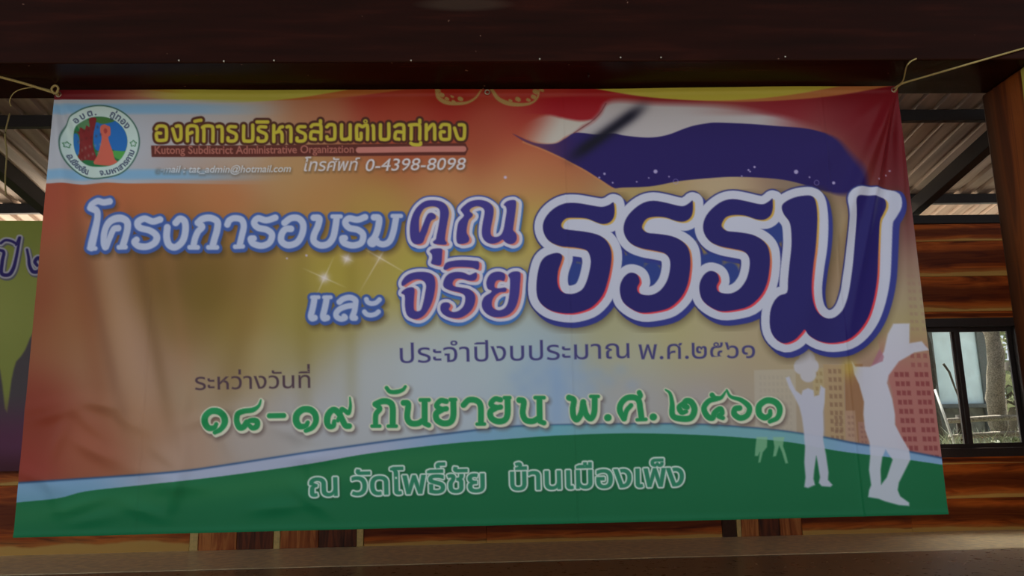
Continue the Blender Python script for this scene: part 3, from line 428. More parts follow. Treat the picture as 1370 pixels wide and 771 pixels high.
'๒':(613,[[368,210,359,206,351,202,342,199,333,197,323,195,313,195,286,197,263,203,245,214,229,228,217,245,208,265,202,286,198,309,197,333,200,371,208,403,223,428,242,446,266,457,295,461,312,460,328,456,343,450,356,440,367,427,375,410,378,410,387,427,398,440,411,450,425,456,440,460,457,461,473,460,488,457,504,451,518,443,530,431,541,416,549,397,553,374,555,346,555,218,552,173,545,132,532,96,513,64,487,38,455,17,416,2,368,-7,313,-10,258,-7,210,2,169,17,134,38,106,64,86,96,71,132,62,173,59,218,59,584,145,584,145,223,147,195,151,169,160,144,172,121,189,101,211,85,238,73,272,65,313,63,353,65,386,73,412,85,432,101,446,121,457,144,463,169,467,196,468,224,468,338,467,356,464,370,460,381,454,387,446,392,437,393,425,391,416,386,411,378,407,367,404,353,402,337,348,337,347,354,344,367,339,379,332,387,323,391,311,393,301,391,293,386,287,378,283,365,280,349,279,328,280,311,283,296,287,282,294,271,306,265,322,263,326,263,331,264,337,265,342,267,347,269,352,271]]),
'๕':(540,[[477,584,477,544,473,496,461,457,441,427,411,405,370,391,318,387,272,387,230,382,197,367,174,343,158,310,149,270,146,222,149,174,158,135,174,107,197,88,227,76,265,72,358,72,424,71,407,78,393,90,383,106,377,126,375,150,376,170,380,186,387,200,395,210,406,216,419,218,423,218,427,218,431,217,435,216,439,215,443,214,467,274,458,277,449,280,439,282,427,284,416,286,405,286,373,282,347,271,325,253,309,228,299,195,296,156,297,134,301,114,307,96,315,80,326,64,108,55,80,98,64,155,58,226,60,272,67,313,78,348,93,378,112,402,135,423,162,438,192,449,226,456,230,437,216,439,201,445,188,456,176,470,169,489,167,511,170,534,178,553,192,570,210,583,232,590,259,593,287,590,309,583,328,570,341,553,348,533,351,511,349,492,345,477,337,464,327,453,317,446,307,441,299,458,325,459,347,462,363,466,375,473,385,482,391,495,395,510,397,529,398,552,398,584],[259,547,247,546,237,542,229,536,223,527,219,518,218,508,219,498,223,488,229,480,237,473,247,469,259,468,272,469,283,473,291,480,297,488,301,498,302,508,301,518,297,527,291,536,283,542,272,546]]),
'๖':(520,[[125,119,141,103,157,90,174,78,193,69,216,64,244,62,287,67,320,81,344,104,360,137,370,178,373,229,370,283,360,325,343,356,320,376,290,389,253,393,225,391,201,384,180,374,164,358,153,339,148,315,89,315,15,584,97,584,153,387,125,387,139,412,157,432,180,447,206,457,234,463,265,465,327,458,377,436,415,400,441,351,457,293,462,226,456,155,438,96,408,50,366,17,312,-3,247,-10,211,-8,178,-2,147,8,118,22,93,41,70,65]]),
}

# ---------------------------------------------------------------- printed artwork
# The print of each banner is drawn in the plane of the banner. Tracing coordinates were
# measured on a reference sheet; a homography carries the sheet onto the flat banner (u, v).
def spline(P, n=6, closed=False):
    P = np.asarray(P, float); m = len(P)
    if m < 3 and not closed: return P
    if closed: Q = np.vstack([P[-1], P, P[0], P[1]])
    else: Q = np.vstack([2*P[0]-P[1], P, 2*P[-1]-P[-2]])
    t = np.linspace(0, 1, n, endpoint=False)[:, None]; out = []
    for i in range(len(Q)-3):
        a, b, c, d = Q[i:i+4]
        out.append(.5*((2*b)+(-a+c)*t+(2*a-5*b+4*c-d)*t*t+(-a+3*b-3*c+d)*t**3))
    out = np.vstack(out)
    return out if closed else np.vstack([out, P[-1]])

class Canvas:
    def __init__(s, SX, SY, inv):
        s.X, s.Y, s.inv = SX.astype(np.float32), SY.astype(np.float32), inv
        s.shape = SX.shape; s.C = np.zeros(SX.shape+(3,), np.float32)
    def win(s, P, pad):
        x0, y0 = P.min(0)-pad; x1, y1 = P.max(0)+pad
        c = [s.inv(x, y) for x, y in ((x0, y0), (x1, y0), (x0, y1), (x1, y1))]
        H, W = s.shape
        c0 = max(0, int(min(k[0] for k in c))-1); c1 = min(W, int(max(k[0] for k in c))+2)
        r0 = max(0, int(min(k[1] for k in c))-1); r1 = min(H, int(max(k[1] for k in c))+2)
        return slice(r0, max(r0, r1)), slice(c0, max(c0, c1))
    def layer(s): return np.full(s.shape, 99., np.float32)
    def stroke(s, D, P, r, pad=18, n=6):
        P = spline(P, n); r = np.interp(np.linspace(0, 1, len(P)), np.linspace(0, 1, np.size(r)), np.atleast_1d(r)) if np.size(r) > 1 else np.full(len(P), r)
        w = s.win(P, pad+max(r.max(), 0)); X, Y = s.X[w], s.Y[w]
        if not X.size: return
        d = D[w]
        for (a, b), ra, rb in zip(zip(P[:-1], P[1:]), r[:-1], r[1:]):
            e = b-a; L = max(e@e, 1e-9)
            t = np.clip(((X-a[0])*e[0]+(Y-a[1])*e[1])/L, 0, 1)
            np.minimum(d, np.hypot(X-a[0]-t*e[0], Y-a[1]-t*e[1])-(ra+(rb-ra)*t), out=d)
    def poly(s, D, loops, pad=18):
        A = np.vstack(loops); w = s.win(A, pad); X, Y = s.X[w], s.Y[w]
        if not X.size: return
        m = np.full(X.shape, 1e9, np.float32); ins = np.zeros(X.shape, bool)
        for P in loops:
            for a, b in zip(P, np.roll(P, -1, 0)):
                e = b-a; L = max(e@e, 1e-9)
                t = np.clip(((X-a[0])*e[0]+(Y-a[1])*e[1])/L, 0, 1)
                np.minimum(m, (X-a[0]-t*e[0])**2+(Y-a[1]-t*e[1])**2, out=m)
                if abs(e[1]) > 1e-9:
                    ins ^= ((a[1] <= Y) != (b[1] <= Y)) & (X < a[0]+(Y-a[1])*e[0]/e[1])
        m = np.sqrt(m); m[ins] *= -1
        D[w] = np.minimum(D[w], m)
    def paint(s, D, col, r=0., soft=.8, alpha=1.):
        a = np.clip(.5-(D-r)/(2*soft), 0, 1)*alpha
        s.blend(a, col)
    def blend(s, a, col):
        a = a[..., None]; s.C += (np.asarray(col, np.float32)-s.C)*a
    def shift(s, D, dx, dy):
        H, W = s.shape
        g = abs(s.X[0, -1]-s.X[0, 0])/W; h = abs(s.Y[-1, 0]-s.Y[0, 0])/H
        return np.roll(D, (int(round(dy/h)), int(round(dx/g))), (0, 1))

def tr(ox, oy, k, pts): return np.array(pts, float)/k+np.array([ox, oy])

def rbf(cv, pts, s0=45.):
    num = np.zeros(cv.shape+(3,), np.float32); den = np.zeros(cv.shape, np.float32)+1e-9
    for p in pts:
        d2 = (cv.X-p[0])**2+(cv.Y-p[1])**2
        w = 1./(d2+s0*s0)**2*1e6
        num += w[..., None]*np.array(p[2:5], np.float32); den += w
    return num/den[..., None]

ABOVE = set('ัิีื็่้์'); TONE = set('่้์'); UP = set('ัิี็ื')
def text(cv, D, string, x0, y0, x1, y1, em, shear=0., pad=10, fit=True):
    pen = 0; items = []; prev = ''
    for ch in string:
        if ch == ' ': pen += 300; prev = ' '; continue
        adv, loops = GL[ch]
        dy = 0
        if ch in TONE and prev in UP: dy = 175
        items.append((pen, dy, loops)); pen += adv; prev = ch
    k = np.hypot(x1-x0, y1-y0)/pen*1. if fit else em/1000
    ux, uy = (x1-x0), (y1-y0); L = np.hypot(ux, uy); ux /= L; uy /= L
    ky = em/1000
    for pen, dy, loops in items:
        Ls = []
        for lp in loops:
            P = np.array(lp, float).reshape(-1, 2); h = (P[:, 1]+dy)*ky
            a = (P[:, 0]+pen)*k+h*shear
            Ls.append(np.stack([x0+ux*a+uy*h, y0+uy*a-ux*h], 1))
        cv.poly(D, Ls, pad)

def ring_text(cv, D, string, cx, cy, rx, ry, a0, a1, em, inward):
    # letters standing on an ellipse; angles in degrees, clockwise from the top
    pens = []; pen = 0; prev = ''
    for ch in string:
        if ch == ' ': pen += 300; continue
        adv, loops = GL[ch]; dy = 175 if ch in TONE and prev in UP else 0
        pens.append((pen, adv, loops, dy)); pen += adv; prev = ch
    for p, adv, loops, dy in pens:
        t = math.radians(a0+(a1-a0)*(p+adv/2)/pen)
        bx, by = cx+rx*math.sin(t), cy-ry*math.cos(t)
        if inward: ux, uy = -math.cos(t), -math.sin(t)
        else: ux, uy = math.cos(t), math.sin(t)
        Ls = []
        for lp in loops:
            P = np.array(lp, float).reshape(-1, 2); a = (P[:, 0]-adv/2)*em/1000; h = (P[:, 1]+dy)*em/1000
            Ls.append(np.stack([bx+ux*a+uy*h, by+uy*a-ux*h], 1))
        cv.poly(D, Ls, 4)

# -- traced letters -------------------------------------------------------------------------
T1 = (100, 255, 6.227); T2 = (310, 270, 5.83); T3 = (400, 385, 11.417)
TITLE = [
 (T1, 4.6, [(305,98),(245,102),(190,88),(135,108),(118,140)]),
 (T1, 5.2, [(125,140),(175,165),(182,215),(160,320),(140,420),(132,475)]), (T1, 3.6, [(120,480),(160,478)]),
 (T1, 4.6, [(372,318),(330,325),(295,385),(255,465)]), (T1, 5.2, [(245,465),(235,430),(240,350),(275,280),(330,245),(400,240),(450,270),(452,330),(430,400),(405,465)]), (T1, 3.6, [(370,475),(430,475)]),
 (T1, 4.8, [(715,245),(655,262),(590,240),(540,272),(555,318),(640,342),(690,385),(678,440),(620,475),(550,472),(510,440),(530,420)]),
 (T1, 4.9, [(845,272),(880,240),(920,262),(925,340),(900,425),(840,475),(790,455),(770,390),(775,310)]),
 (T1, 4.9, [(1030,272),(1070,240),(1135,232),(1190,262),(1188,330),(1165,410),(1150,465)]), (T1, 3.6, [(1115,475),(1185,475)]),
 (T1, 4.6, [(1030,272),(1065,305),(1030,345),(1005,400),(990,465)]), (T1, 3.6, [(960,475),(1025,475)]),
 (T2, 4.6, [(-32,180),(-18,148),(20,130),(75,140),(95,190),(80,270),(62,345)]), (T2, 3.4, [(28,353),(88,350)]),
 (T2, 4.7, [(340,125),(270,145),(205,130),(175,165),(205,203),(275,220),(315,258),(295,320),(235,345),(170,328),(150,292),(172,288)]),
 (T2, 4.8, [(412,165),(460,130),(520,130),(557,175),(550,250),(510,318),(440,340),(390,310),(390,255),(420,215),(462,212)]),
 (T2, 4.8, [(640,125),(682,130),(672,190),(642,260),(642,310),(690,340),(750,330),(790,280),(808,200),(818,130)]), (T2, 3.2, [(785,115),(850,115)]),
 (T2, 4.7, [(1040,120),(980,140),(915,130),(885,162),(915,203),(985,220),(1025,258),(1010,320),(945,341),(878,322),(862,288),(882,284)]),
 (T2, 4.8, [(1110,122),(1148,130),(1142,200),(1118,270),(1082,312),(1100,330),(1128,300)]), (T2, 4.6, [(1120,290),(1140,320),(1185,333),(1232,308),(1260,240),(1278,150),(1283,125)]), (T2, 3.2, [(1255,112),(1320,112)]),
 (T3, 4.6, [(238,165),(215,300),(185,425),(200,470),(240,462)]), (T3, 3.0, [(200,150),(300,148)]),
 (T3, 4.6, [(425,165),(400,300),(370,425),(385,470),(430,462)]), (T3, 3.0, [(385,150),(485,148)]),
 (T3, 4.3, [(618,220),(680,172),(780,152),(860,190),(862,260),(848,360),(815,455),(860,465)]),
 (T3, 4.2, [(850,270),(740,285),(630,325),(570,390),(580,450),(645,480),(705,462),(690,440)]),
 (T3, 3.6, [(1030,180),(1050,222),(1110,245),(1180,230),(1230,185)]), (T3, 3.6, [(1000,370),(1035,408),(1100,422),(1170,405),(1215,370)]),
]
DA = (260, 520, 5.957); DB = (485, 505, 5.27); DC = (745, 510, 4.281)
def sh(p, dx, dy): return [(a+dx, b+dy) for a, b in p]
ONE = [(165,350),(215,325),(245,275),(238,220),(200,185),(140,182),(95,220),(88,275),(115,315),(160,312),(178,285)]
YO = [(590,170),(550,165),(522,200),(555,225),(590,222)]; YO2 = [(560,228),(520,255),(525,300),(570,325),(620,315),(640,270),(640,170)]
DATE = [
 (DA, (3.2,4.6,4.6,4.6,3), ONE),
 (DA, (1.2,3.6,3.8,4.4,4.2), [(532,92),(515,140),(470,172),(400,182),(352,205),(340,260),(362,310),(395,305),(420,270)]), (DA, (3,4,4,3), [(420,270),(455,255),(500,262),(500,300),(465,315),(430,285)]),
 (DA, 3.6, [(600,218),(715,216)]), (DA, (3.2,4.6,4.6,4.6,3), sh(ONE, 727, -14)),
 (DA, (3,4.4,4.4,4), [(1118,262),(1110,300),(1075,300),(1062,255),(1075,200),(1110,170),(1150,195),(1180,250),(1205,295),(1235,300)]),
 (DA, (3,3.2,3.2,1.2), [(1145,255),(1165,205),(1175,165),(1205,180),(1230,195),(1245,140),(1240,72)]),
 (DB, (2.8,3.2,2.2), [(170,75),(195,102),(245,103),(285,88),(302,66)]),
 (DB, 4.3, [(92,190),(140,170),(190,176),(213,215),(213,335)]), (DB, 2.6, [(182,345),(238,345)]), (DB, 3.8, [(92,190),(122,222),(95,262),(92,335)]), (DB, 2.6, [(68,345),(122,345)]),
 (DB, 4.2, [(290,180),(322,190),(315,280),(338,322),(390,325),(435,300)]), (DB, 4.2, [(438,170),(438,310)]), (DB, 2.8, [(408,160),(468,160)]), (DB, 3.6, [(438,325),(466,338)]),
 (DB, 3.8, YO), (DB, 4.3, YO2), (DB, 2.8, [(618,158),(655,158)]),
 (DB, 4.2, [(712,195),(750,160),(805,165),(833,205),(835,320)]), (DB, 2.6, [(808,330),(860,330)]),
 (DB, 3.8, sh(YO, 383, -12)), (DB, 4.3, sh(YO2, 383, -14)), (DB, 2.8, sh([(618,158),(655,158)], 383, -14)),
 (DB, 4.2, [(1105,160),(1137,172),(1130,250),(1150,300),(1200,310),(1248,285)]), (DB, 4.2, [(1248,155),(1250,295)]), (DB, 2.8, [(1218,143),(1280,143)]), (DB, 3.6, [(1250,310),(1280,322)]),
 (DC, 4.2, [(70,95),(98,110),(92,160),(98,205),(118,220),(142,180),(152,120)]), (DC, 4.2, [(152,130),(168,190),(195,215),(215,180),(218,100)]), (DC, 2.6, [(195,88),(238,88)]),
 (DC, 5, [(292,210),(294,210)]), (DC, 5, [(551,206),(553,206)]),
 (DC, 4.2, [(385,215),(362,170),(368,130),(400,98),(445,95),(470,115),(478,160),(485,210)]), (DC, 3.4, [(388,215),(400,170),(425,140)]), (DC, 2.6, [(460,222),(510,220)]), (DC, 3.6, [(462,105),(478,85),(472,66)]),
 (DC, (1.2,4,4.4,4.4,4), [(622,50),(648,72),(660,130),(662,195),(700,215),(765,212),(788,165),(770,122),(740,115),(728,140),(745,150)]), (DC, (3,4,3), [(720,128),(700,150),(715,180),(740,175)]),
 (DC, (3.5,3.5,1.3), [(888,80),(905,98),(940,95),(968,58)]), (DC, (3.6,4.2,4,3.2), [(915,102),(870,115),(842,155),(860,200),(890,212),(905,180),(935,160),(945,185),(925,200),(950,212)]),
 (DC, (1.4,3.8,4.2,4), [(972,52),(995,90),(1055,110),(1100,150),(1090,195),(1050,212),(1015,190),(1020,160),(1045,155)]),
 (DC, (3,4.4,4.4,4.4,3), [(1218,232),(1262,210),(1275,160),(1250,122),(1200,112),(1158,142),(1158,188),(1190,210),(1217,195),(1220,172)]),
]
YA = (200, 155, 6.227); YB = (410, 150, 5.957)
ORG = [
 (YA, [(62,112),(80,90),(125,90),(145,112),(145,190),(130,206),(80,208),(65,192),(65,150),(98,148)]), (YA, [(198,112),(225,200),(247,205),(265,188),(265,102),(250,86),(228,90)]),
 (YA, [(320,212),(320,110),(340,87),(380,87),(400,108),(400,212)]), (YA, [(325,155),(358,140)]), (YA, [(382,48),(405,42),(432,38)]),
 (YA, [(455,212),(455,112),(445,98),(470,86),(510,86),(530,106),(530,212)]), (YA, [(568,90),(590,87),(606,108),(606,212)]),
 (YA, [(718,90),(668,90),(660,120),(718,150),(722,190),(700,208),(658,206),(655,182)]), (YA, [(785,82),(785,195),(802,208),(845,208),(860,190),(860,75)]),
 (YA, [(968,90),(918,90),(910,120),(968,150),(972,190),(950,208),(908,206),(905,182)]), (YA, [(895,48),(985,48)]),
 (YA, [(1035,78),(1035,212)]), (YA, [(1105,212),(1103,150),(1085,128),(1040,140)]), (YA, [(1072,128),(1088,96),(1108,88)]), (YA, [(1145,90),(1165,86),(1178,108),(1178,212)]),
 (YA, [(1295,88),(1245,90),(1238,120),(1293,150),(1297,190),(1275,208),(1232,206),(1230,182)]),
 (YB, [(38,112),(55,98),(100,98),(115,112),(115,215)]), (YB, [(110,158),(50,153),(36,170),(36,208),(70,215)]), (YB, [(112,66),(112,84)]),
 (YB, [(162,115),(180,98),(210,98),(225,115),(225,200),(210,215),(170,215),(163,195)]), (YB, [(280,98),(280,200),(297,215),(330,210),(348,190)]), (YB, [(348,98),(348,215)]),
 (YB, [(400,205),(400,112),(420,100),(445,112),(470,100),(486,112),(486,215)]), (YB, [(402,213),(432,213),(435,165)]), (YB, [(528,104),(534,118),(536,215)]),
 (YB, [(590,98),(590,200),(605,215),(640,215),(656,195),(656,90)]), (YB, [(705,112),(730,98),(760,98),(776,115),(776,215)]), (YB, [(770,158),(720,155),(708,175),(708,208),(738,215)]),
 (YB, [(835,215),(835,112),(822,102),(850,98),(885,98),(903,112),(903,215)]), (YB, [(903,62),(903,82)]), (YB, [(832,247),(855,258),(905,258),(910,244)]),
 (YB, [(955,98),(955,215)]), (YB, [(960,145),(1000,100),(1020,112),(1022,215)]),
 (YB, [(1068,120),(1085,98),(1125,98),(1140,115),(1140,200),(1125,215),(1085,215),(1070,200),(1070,158),(1098,155)]), (YB, [(1180,125),(1205,200),(1227,213),(1255,200),(1260,115),(1245,98),(1218,98)]),
]
RO = [(830,105),(815,117),(790,131),(760,130),(700,115),(640,105),(590,115),(545,145),(510,185),(494,230),(500,275),(530,315),(580,338),(640,350),(690,362),(715,385),(722,420),(715,470),(700,510),(670,548),(630,568),(590,567),(565,555),(560,530),(572,505),(565,475),(545,460),(520,460),(495,480),(478,515),(476,555),(490,600),(530,635),(580,655),(650,650),(720,630),(775,580),(805,520),(818,450),(820,390),(810,340),(780,305),(730,280),(660,268),(610,262),(585,240),(590,215),(610,192),(650,184),(700,188),(750,205),(790,208),(820,190),(832,160),(833,122)]
B1 = (700, 240, 3.670); B2 = (960, 240, 2.967)
BIG = [
 (B1, [(440,112),(425,122),(405,130),(380,133),(330,125),(270,115),(215,115),(170,130),(130,160),(103,200),(97,240),(110,280),(140,310),(190,328),(250,333),(300,342),(322,358),(333,400),(326,450),(312,500),(290,540),(250,560),(210,560),(180,540),(168,500),(172,450),(185,410),(193,378),(178,362),(150,362),(110,378),(85,410),(70,470),(65,540),(75,590),(105,625),(150,648),(220,658),(280,650),(340,625),(390,570),(415,500),(430,430),(435,370),(425,325),(400,290),(360,268),(300,255),(240,248),(200,242),(187,225),(195,205),(215,190),(250,187),(310,190),(350,205),(390,218),(425,210),(445,185),(450,150),(446,116)]),
 (B1, RO), (B1, sh(RO, 389, -7)),
 (B2, [(345,66),(300,75),(262,95),(252,115),(262,142),(282,168),(290,200),(292,260),(285,330),(278,400),(274,450),(245,462),(222,487),(207,530),(207,590),(225,630),(260,652),(300,640),(328,614),(343,598),(360,620),(400,642),(450,650),(510,640),(560,605),(600,550),(625,480),(640,400),(645,330),(648,250),(652,165),(665,135),(678,105),(675,78),(655,68),(600,66),(555,69),(541,85),(545,120),(548,160),(545,230),(538,320),(528,400),(515,470),(495,520),(465,548),(430,552),(395,530),(375,490),(368,430),(375,350),(388,260),(395,160),(390,95),(375,69)]),
]
K1 = (540, 255, 7.011); K2 = (605, 255, 8.57); K3 = (530, 340, 7.71); K4 = (580, 340, 7.341)
MID = [
 (K1, [(100,500),(140,505),(180,488),(200,440),(225,380),(255,290),(298,262),(298,232),(265,210),(230,220),(205,265),(175,340),(150,395),(145,330),(150,250),(185,180),(230,155),(285,150),(325,165),(342,200),(338,270),(325,350),(310,420),(302,458),(278,478),(285,498),(330,506),(390,508),(405,490),(388,462),(395,390),(410,300),(425,210),(405,145),(355,105),(280,92),(200,102),(130,155),(85,230),(62,320),(60,410),(72,470)]),
 (K1, [(245,572),(270,550),(320,543),(360,550),(360,600),(350,695),(300,698),(258,682),(268,640),(265,600)]),
 (K2, [(98,215),(150,160),(210,122),(300,105),(390,120),(450,160),(475,210),(470,290),(450,390),(440,470),(455,520),(510,530),(560,505),(590,440),(610,330),(625,230),(615,180),(592,160),(630,120),(700,105),(732,125),(730,200),(715,320),(700,420),(700,455),(735,500),(738,560),(710,600),(660,612),(610,590),(578,560),(530,590),(460,608),(395,590),(352,540),(340,470),(350,370),(368,280),(370,225),(340,190),(280,178),(220,200),(200,235),(235,270),(225,300),(190,335),(172,400),(165,480),(195,545),(180,590),(120,610),(65,605),(48,550),(55,450),(75,360),(135,290),(115,250)]),
 (K3, [(58,320),(60,285),(100,230),(160,198),(240,185),(330,192),(385,225),(403,290),(398,380),(375,480),(335,570),(280,640),(210,672),(140,655),(105,610),(92,530),(90,430),(55,405),(75,375),(120,350),(170,345),(190,370),(187,430),(182,520),(188,580),(225,592),(260,570),(285,480),(300,400),(310,330),(290,285),(240,262),(180,268),(120,300),(75,330)]),
 (K4, [(98,140),(120,90),(180,68),(280,58),(400,65),(445,78),(440,150),(380,132),(280,125),(180,130),(120,155)]),
 (K4, [(425,190),(425,230),(400,258),(340,258),(270,240),(215,245),(188,280),(200,315),(270,328),(350,345),(400,390),(410,450),(385,530),(330,590),(250,628),(160,622),(95,590),(68,545),(75,495),(110,475),(150,480),(165,510),(150,545),(190,570),(250,555),(295,510),(312,450),(305,405),(260,378),(180,360),(115,335),(95,300),(110,240),(150,195),(215,175),(290,180),(350,205),(400,185),(415,180)]),
 (K4, [(525,320),(520,270),(545,210),(590,178),(650,172),(695,190),(705,225),(690,262),(660,255),(620,260),(600,295),(605,330),(650,335),(700,328),(718,345),(705,370),(650,375),(600,410),(575,460),(575,510),(600,540),(650,552),(700,530),(730,480),(745,400),(752,300),(750,240),(735,205),(770,175),(830,170),(855,195),(850,290),(840,400),(815,500),(770,570),(700,610),(600,618),(530,590),(485,540),(475,480),(500,420),(560,380),(570,355),(540,345)]),
]
BGP = [(60,260,140,60,40),(50,400,120,60,35),(45,560,118,45,30),(30,625,130,48,38),(150,270,160,85,50),(100,420,132,85,50),(200,360,130,95,38),(270,395,100,82,22),(330,430,130,108,38),
 (160,450,140,105,72),(200,560,150,108,78),(120,600,142,78,55),(250,600,158,130,112),(255,520,148,132,105),(350,470,148,140,100),(400,420,140,128,60),(450,370,152,140,50),(500,290,158,128,60),
 (420,260,162,115,62),(300,260,165,100,56),(200,255,162,92,52),(600,250,172,126,78),(680,250,176,128,82),(700,210,170,108,68),(640,190,138,58,36),(600,140,132,16,8),(560,170,142,54,34),(520,145,142,52,28),(440,155,150,98,68),
 (700,300,165,152,70),(640,350,160,158,80),(560,360,158,150,60),(650,455,152,170,168),(650,480,158,175,186),(500,510,158,167,172),(450,570,156,163,172),(600,530,156,170,184),(735,500,132,158,186),(700,480,146,170,182),(740,545,137,161,186),(570,500,160,174,184),
 (850,470,158,162,140),(950,460,162,155,118),(1010,475,160,146,112),(900,440,160,155,105),(820,440,152,152,112),(1000,520,152,142,130),(850,530,150,152,158),(940,540,150,146,150),(1060,500,160,146,115),(1080,560,150,138,120),
 (1235,350,138,112,100),(1220,400,150,138,112),(1220,440,155,146,95),(1200,520,152,108,102),(1250,580,150,95,92),(1150,560,148,130,112),(320,200,158,140,118),(300,150,150,145,140),(400,230,158,128,86),
 (1150,140,106,14,24),(1190,200,92,12,20),(1205,260,90,26,32),(1218,300,104,66,66),(900,130,120,28,32),(800,130,140,24,26),(700,150,142,25,24),(680,175,150,60,42),(1050,140,122,22,32),(500,120,138,30,26),(1080,230,120,110,95),(1120,300,150,135,100),(80,126,90,20,26),
 (870,265,155,140,90),(960,245,165,150,120),(185,350,104,72,48),(230,372,94,72,32),(300,372,108,82,32),(240,432,122,96,52),(180,470,146,112,92),(220,500,148,116,94),(380,560,152,152,155),(330,580,155,148,145)]

def main_art(cv):
    X, Y = cv.X, cv.Y
    sm = lambda a, b, v: (lambda t: t*t*(3-2*t))(np.clip((v-a)/(b-a), 0, 1))
    cv.C[:] = rbf(cv, BGP)
    yh = 118-.0053*(X-75)
    # soft slanting streaks, pale and dark, over the background
    for (x0, x1, w, a, col) in ((95,165,9,.35,(100,62,42)),(128,205,22,.35,(158,130,112)),(172,225,9,.3,(88,62,30)),(215,260,10,.15,(160,110,80)),(95,140,16,.35,(120,62,35)),(120,190,20,.35,(165,130,100)),(330,345,26,.25,(165,135,90)),(400,410,12,.2,(110,95,30)),(470,470,10,.2,(115,100,30)),(360,300,20,.3,(105,78,30))):
        xc = x0+(x1-x0)*(Y-260)/300
        cv.blend(np.exp(-((X-xc)/w)**2)*sm(255, 330, Y)*(1-sm(480, 620, Y))*a, col)
    # flag
    D = cv.layer(); cv.poly(D, [spline([(640,150),(680,135),(760,128),(815,130),(812,138),(802,150),(793,160),(775,160.5),(753,157),(730,152),(700,152),(670,160)], 4, True)])
    cv.blend(np.clip(.5-D/3, 0, 1)*sm(690, 745, X), (140,18,26))
    D = cv.layer(); cv.poly(D, [spline([(690,178),(700,165),(730,153),(753,157),(775,160.5),(793,160),(780,167),(768,177),(757,183),(744,191),(728,192),(710,188)], 4, True)])
    cv.blend(np.clip(.5-D/5, 0, 1)*sm(692, 752, X+.5*(Y-170)), (168,165,158))
    D = cv.layer(); cv.poly(D, [spline([(793,160),(803,150),(811,137),(830,133),(870,137),(920,139),(960,141),(1010,148),(1060,160),(1095,172),(1082,178),(1000,175),(934,175),(880,195),(820,190),(768,185),(768,177),(780,168)], 4, True)])
    cv.blend(np.clip(.5-D/10, 0, 1)*(1-.75*sm(900, 1080, X)*sm(158, 150, Y))*(1-.85*sm(1010, 1095, X)), (158,156,160))
    D = cv.layer(); cv.poly(D, [spline([(686,178),(711,189),(728,192),(744,191),(757,184),(768,177),(782,177),(799,179),(821,177.5),(833,180),(852,182.5),(867,183.5),(882,182.5),(897,179),(912.5,173),(928,168),(945,165),(960,164),(1003,166),(1037,169),(1082,173),(1113,183),(1132,200),(1148,221),(1158,252),(1135,262),(1106,257),(1071,247),(1037,240),(986,237),(951,238.5),(909,242.5),(880,248),(861,250),(833,250.6),(821,251),(806,241.5),(785,228),(766,217.7),(747,208),(725,198),(704,190)], 4, True)])
    cv.blend(np.clip(.5-D/(1.6+10*sm(1090, 1150, X)), 0, 1)*(.55+.45*sm(690, 790, X)), (33,22,88))
    Dd = cv.layer(); cv.stroke(Dd, [(700,189.5),(725,199),(747,209),(766,218.7),(785,229),(806,242.5),(821,252)], .9); cv.paint(Dd, (175,120,75), 0, 1.2, .7)
    Dd = cv.layer(); cv.stroke(Dd, [(768,177),(780,169),(793,160),(803,150),(811,137)], .5); cv.paint(Dd, (80,22,28), 0, .9, .8)
    a, b = np.array([866,138.]), np.array([760,214.]); e = (b-a)/np.hypot(*(b-a)); t = ((X-a[0])*e[0]+(Y-a[1])*e[1])/np.hypot(*(b-a)); d = (X-a[0])*e[1]-(Y-a[1])*e[0]
    cv.blend(np.exp(-(d/8.5)**2)*sm(-.1, .25, t)*(1-sm(.75, 1.1, t))*.95, (14,12,28))
    # gold swags along the top
    q = (X-370)/180.; low = yh+17*(1-np.clip(q, -2, 2)**2*.9)
    cv.blend((np.clip((low-Y)/2+.5, 0, 1)), (150,84,36))
    q = (X-300)/175.; low = yh+20*(1-np.clip(q, -2, 2)**2*.95)
    cv.blend(np.clip((low-Y)/2+.5, 0, 1)*sm(165, 260, X), (150,146,52))
    q = (X-1000)/205.; low = yh+23*(1-np.clip(q, -2, 2)**2)
    cv.blend(np.clip((low-Y)/2+.5, 0, 1), (158,98,52))
    q = (X-960)/175.; low = yh+21*(1-np.clip(q, -2, 2)**2)
    cv.blend(np.clip((low-Y)/2+.5, 0, 1), (160,152,52))
    cv.blend(sm(112, 78, X)*sm(136, 132, Y)*.8, (95,22,30))
    # two gilded garlands cut by the top edge
    D = cv.layer()
    for pts in ([(584,118),(587,130),(600,137),(622,137),(636,130),(644,119)], [(658,119),(667,131),(684,138),(706,138),(718,131),(722,118)]): cv.stroke(D, pts, (2.2,3,1.6,1))
    for x, y, r in ((585,120,4),(590,126,4),(597,131,3),(604,128,2),(615,131,4),(606,135,3),(716,121,5),(713,128,4),(706,132,3),(692,131,4),(682,133,2.5),(724,119,3)): cv.stroke(D, [(x,y),(x+2,y+1)], r*.7)
    nz = np.sin(X*1.9+Y*.7)*np.sin(Y*2.3-X*.8)
    cv.blend(np.clip(.5-D/1.6, 0, 1)*np.clip(.8+.25*nz, 0, 1), (142,132,72))
    # header box
    top = 134-.002*(X-75); bot = 246+.002*(X-60)
    inb = np.clip((Y-top)/1.5+.5, 0, 1)*np.clip((bot-Y)/1.5+.5, 0, 1)
    fade = 1-sm(170, 400, X+.25*(Y-190))
    cv.blend(inb*fade, (146,153,164))
    st = (np.clip(1-np.abs(Y-(top+12.5))/8, 0, 1)**.5)+(np.clip(1-np.abs(Y-(bot-12))/8, 0, 1)**.5)
    cv.blend(np.clip(st*1.3, 0, 1)*inb*(1-sm(200, 400, X)), (105,148,182))
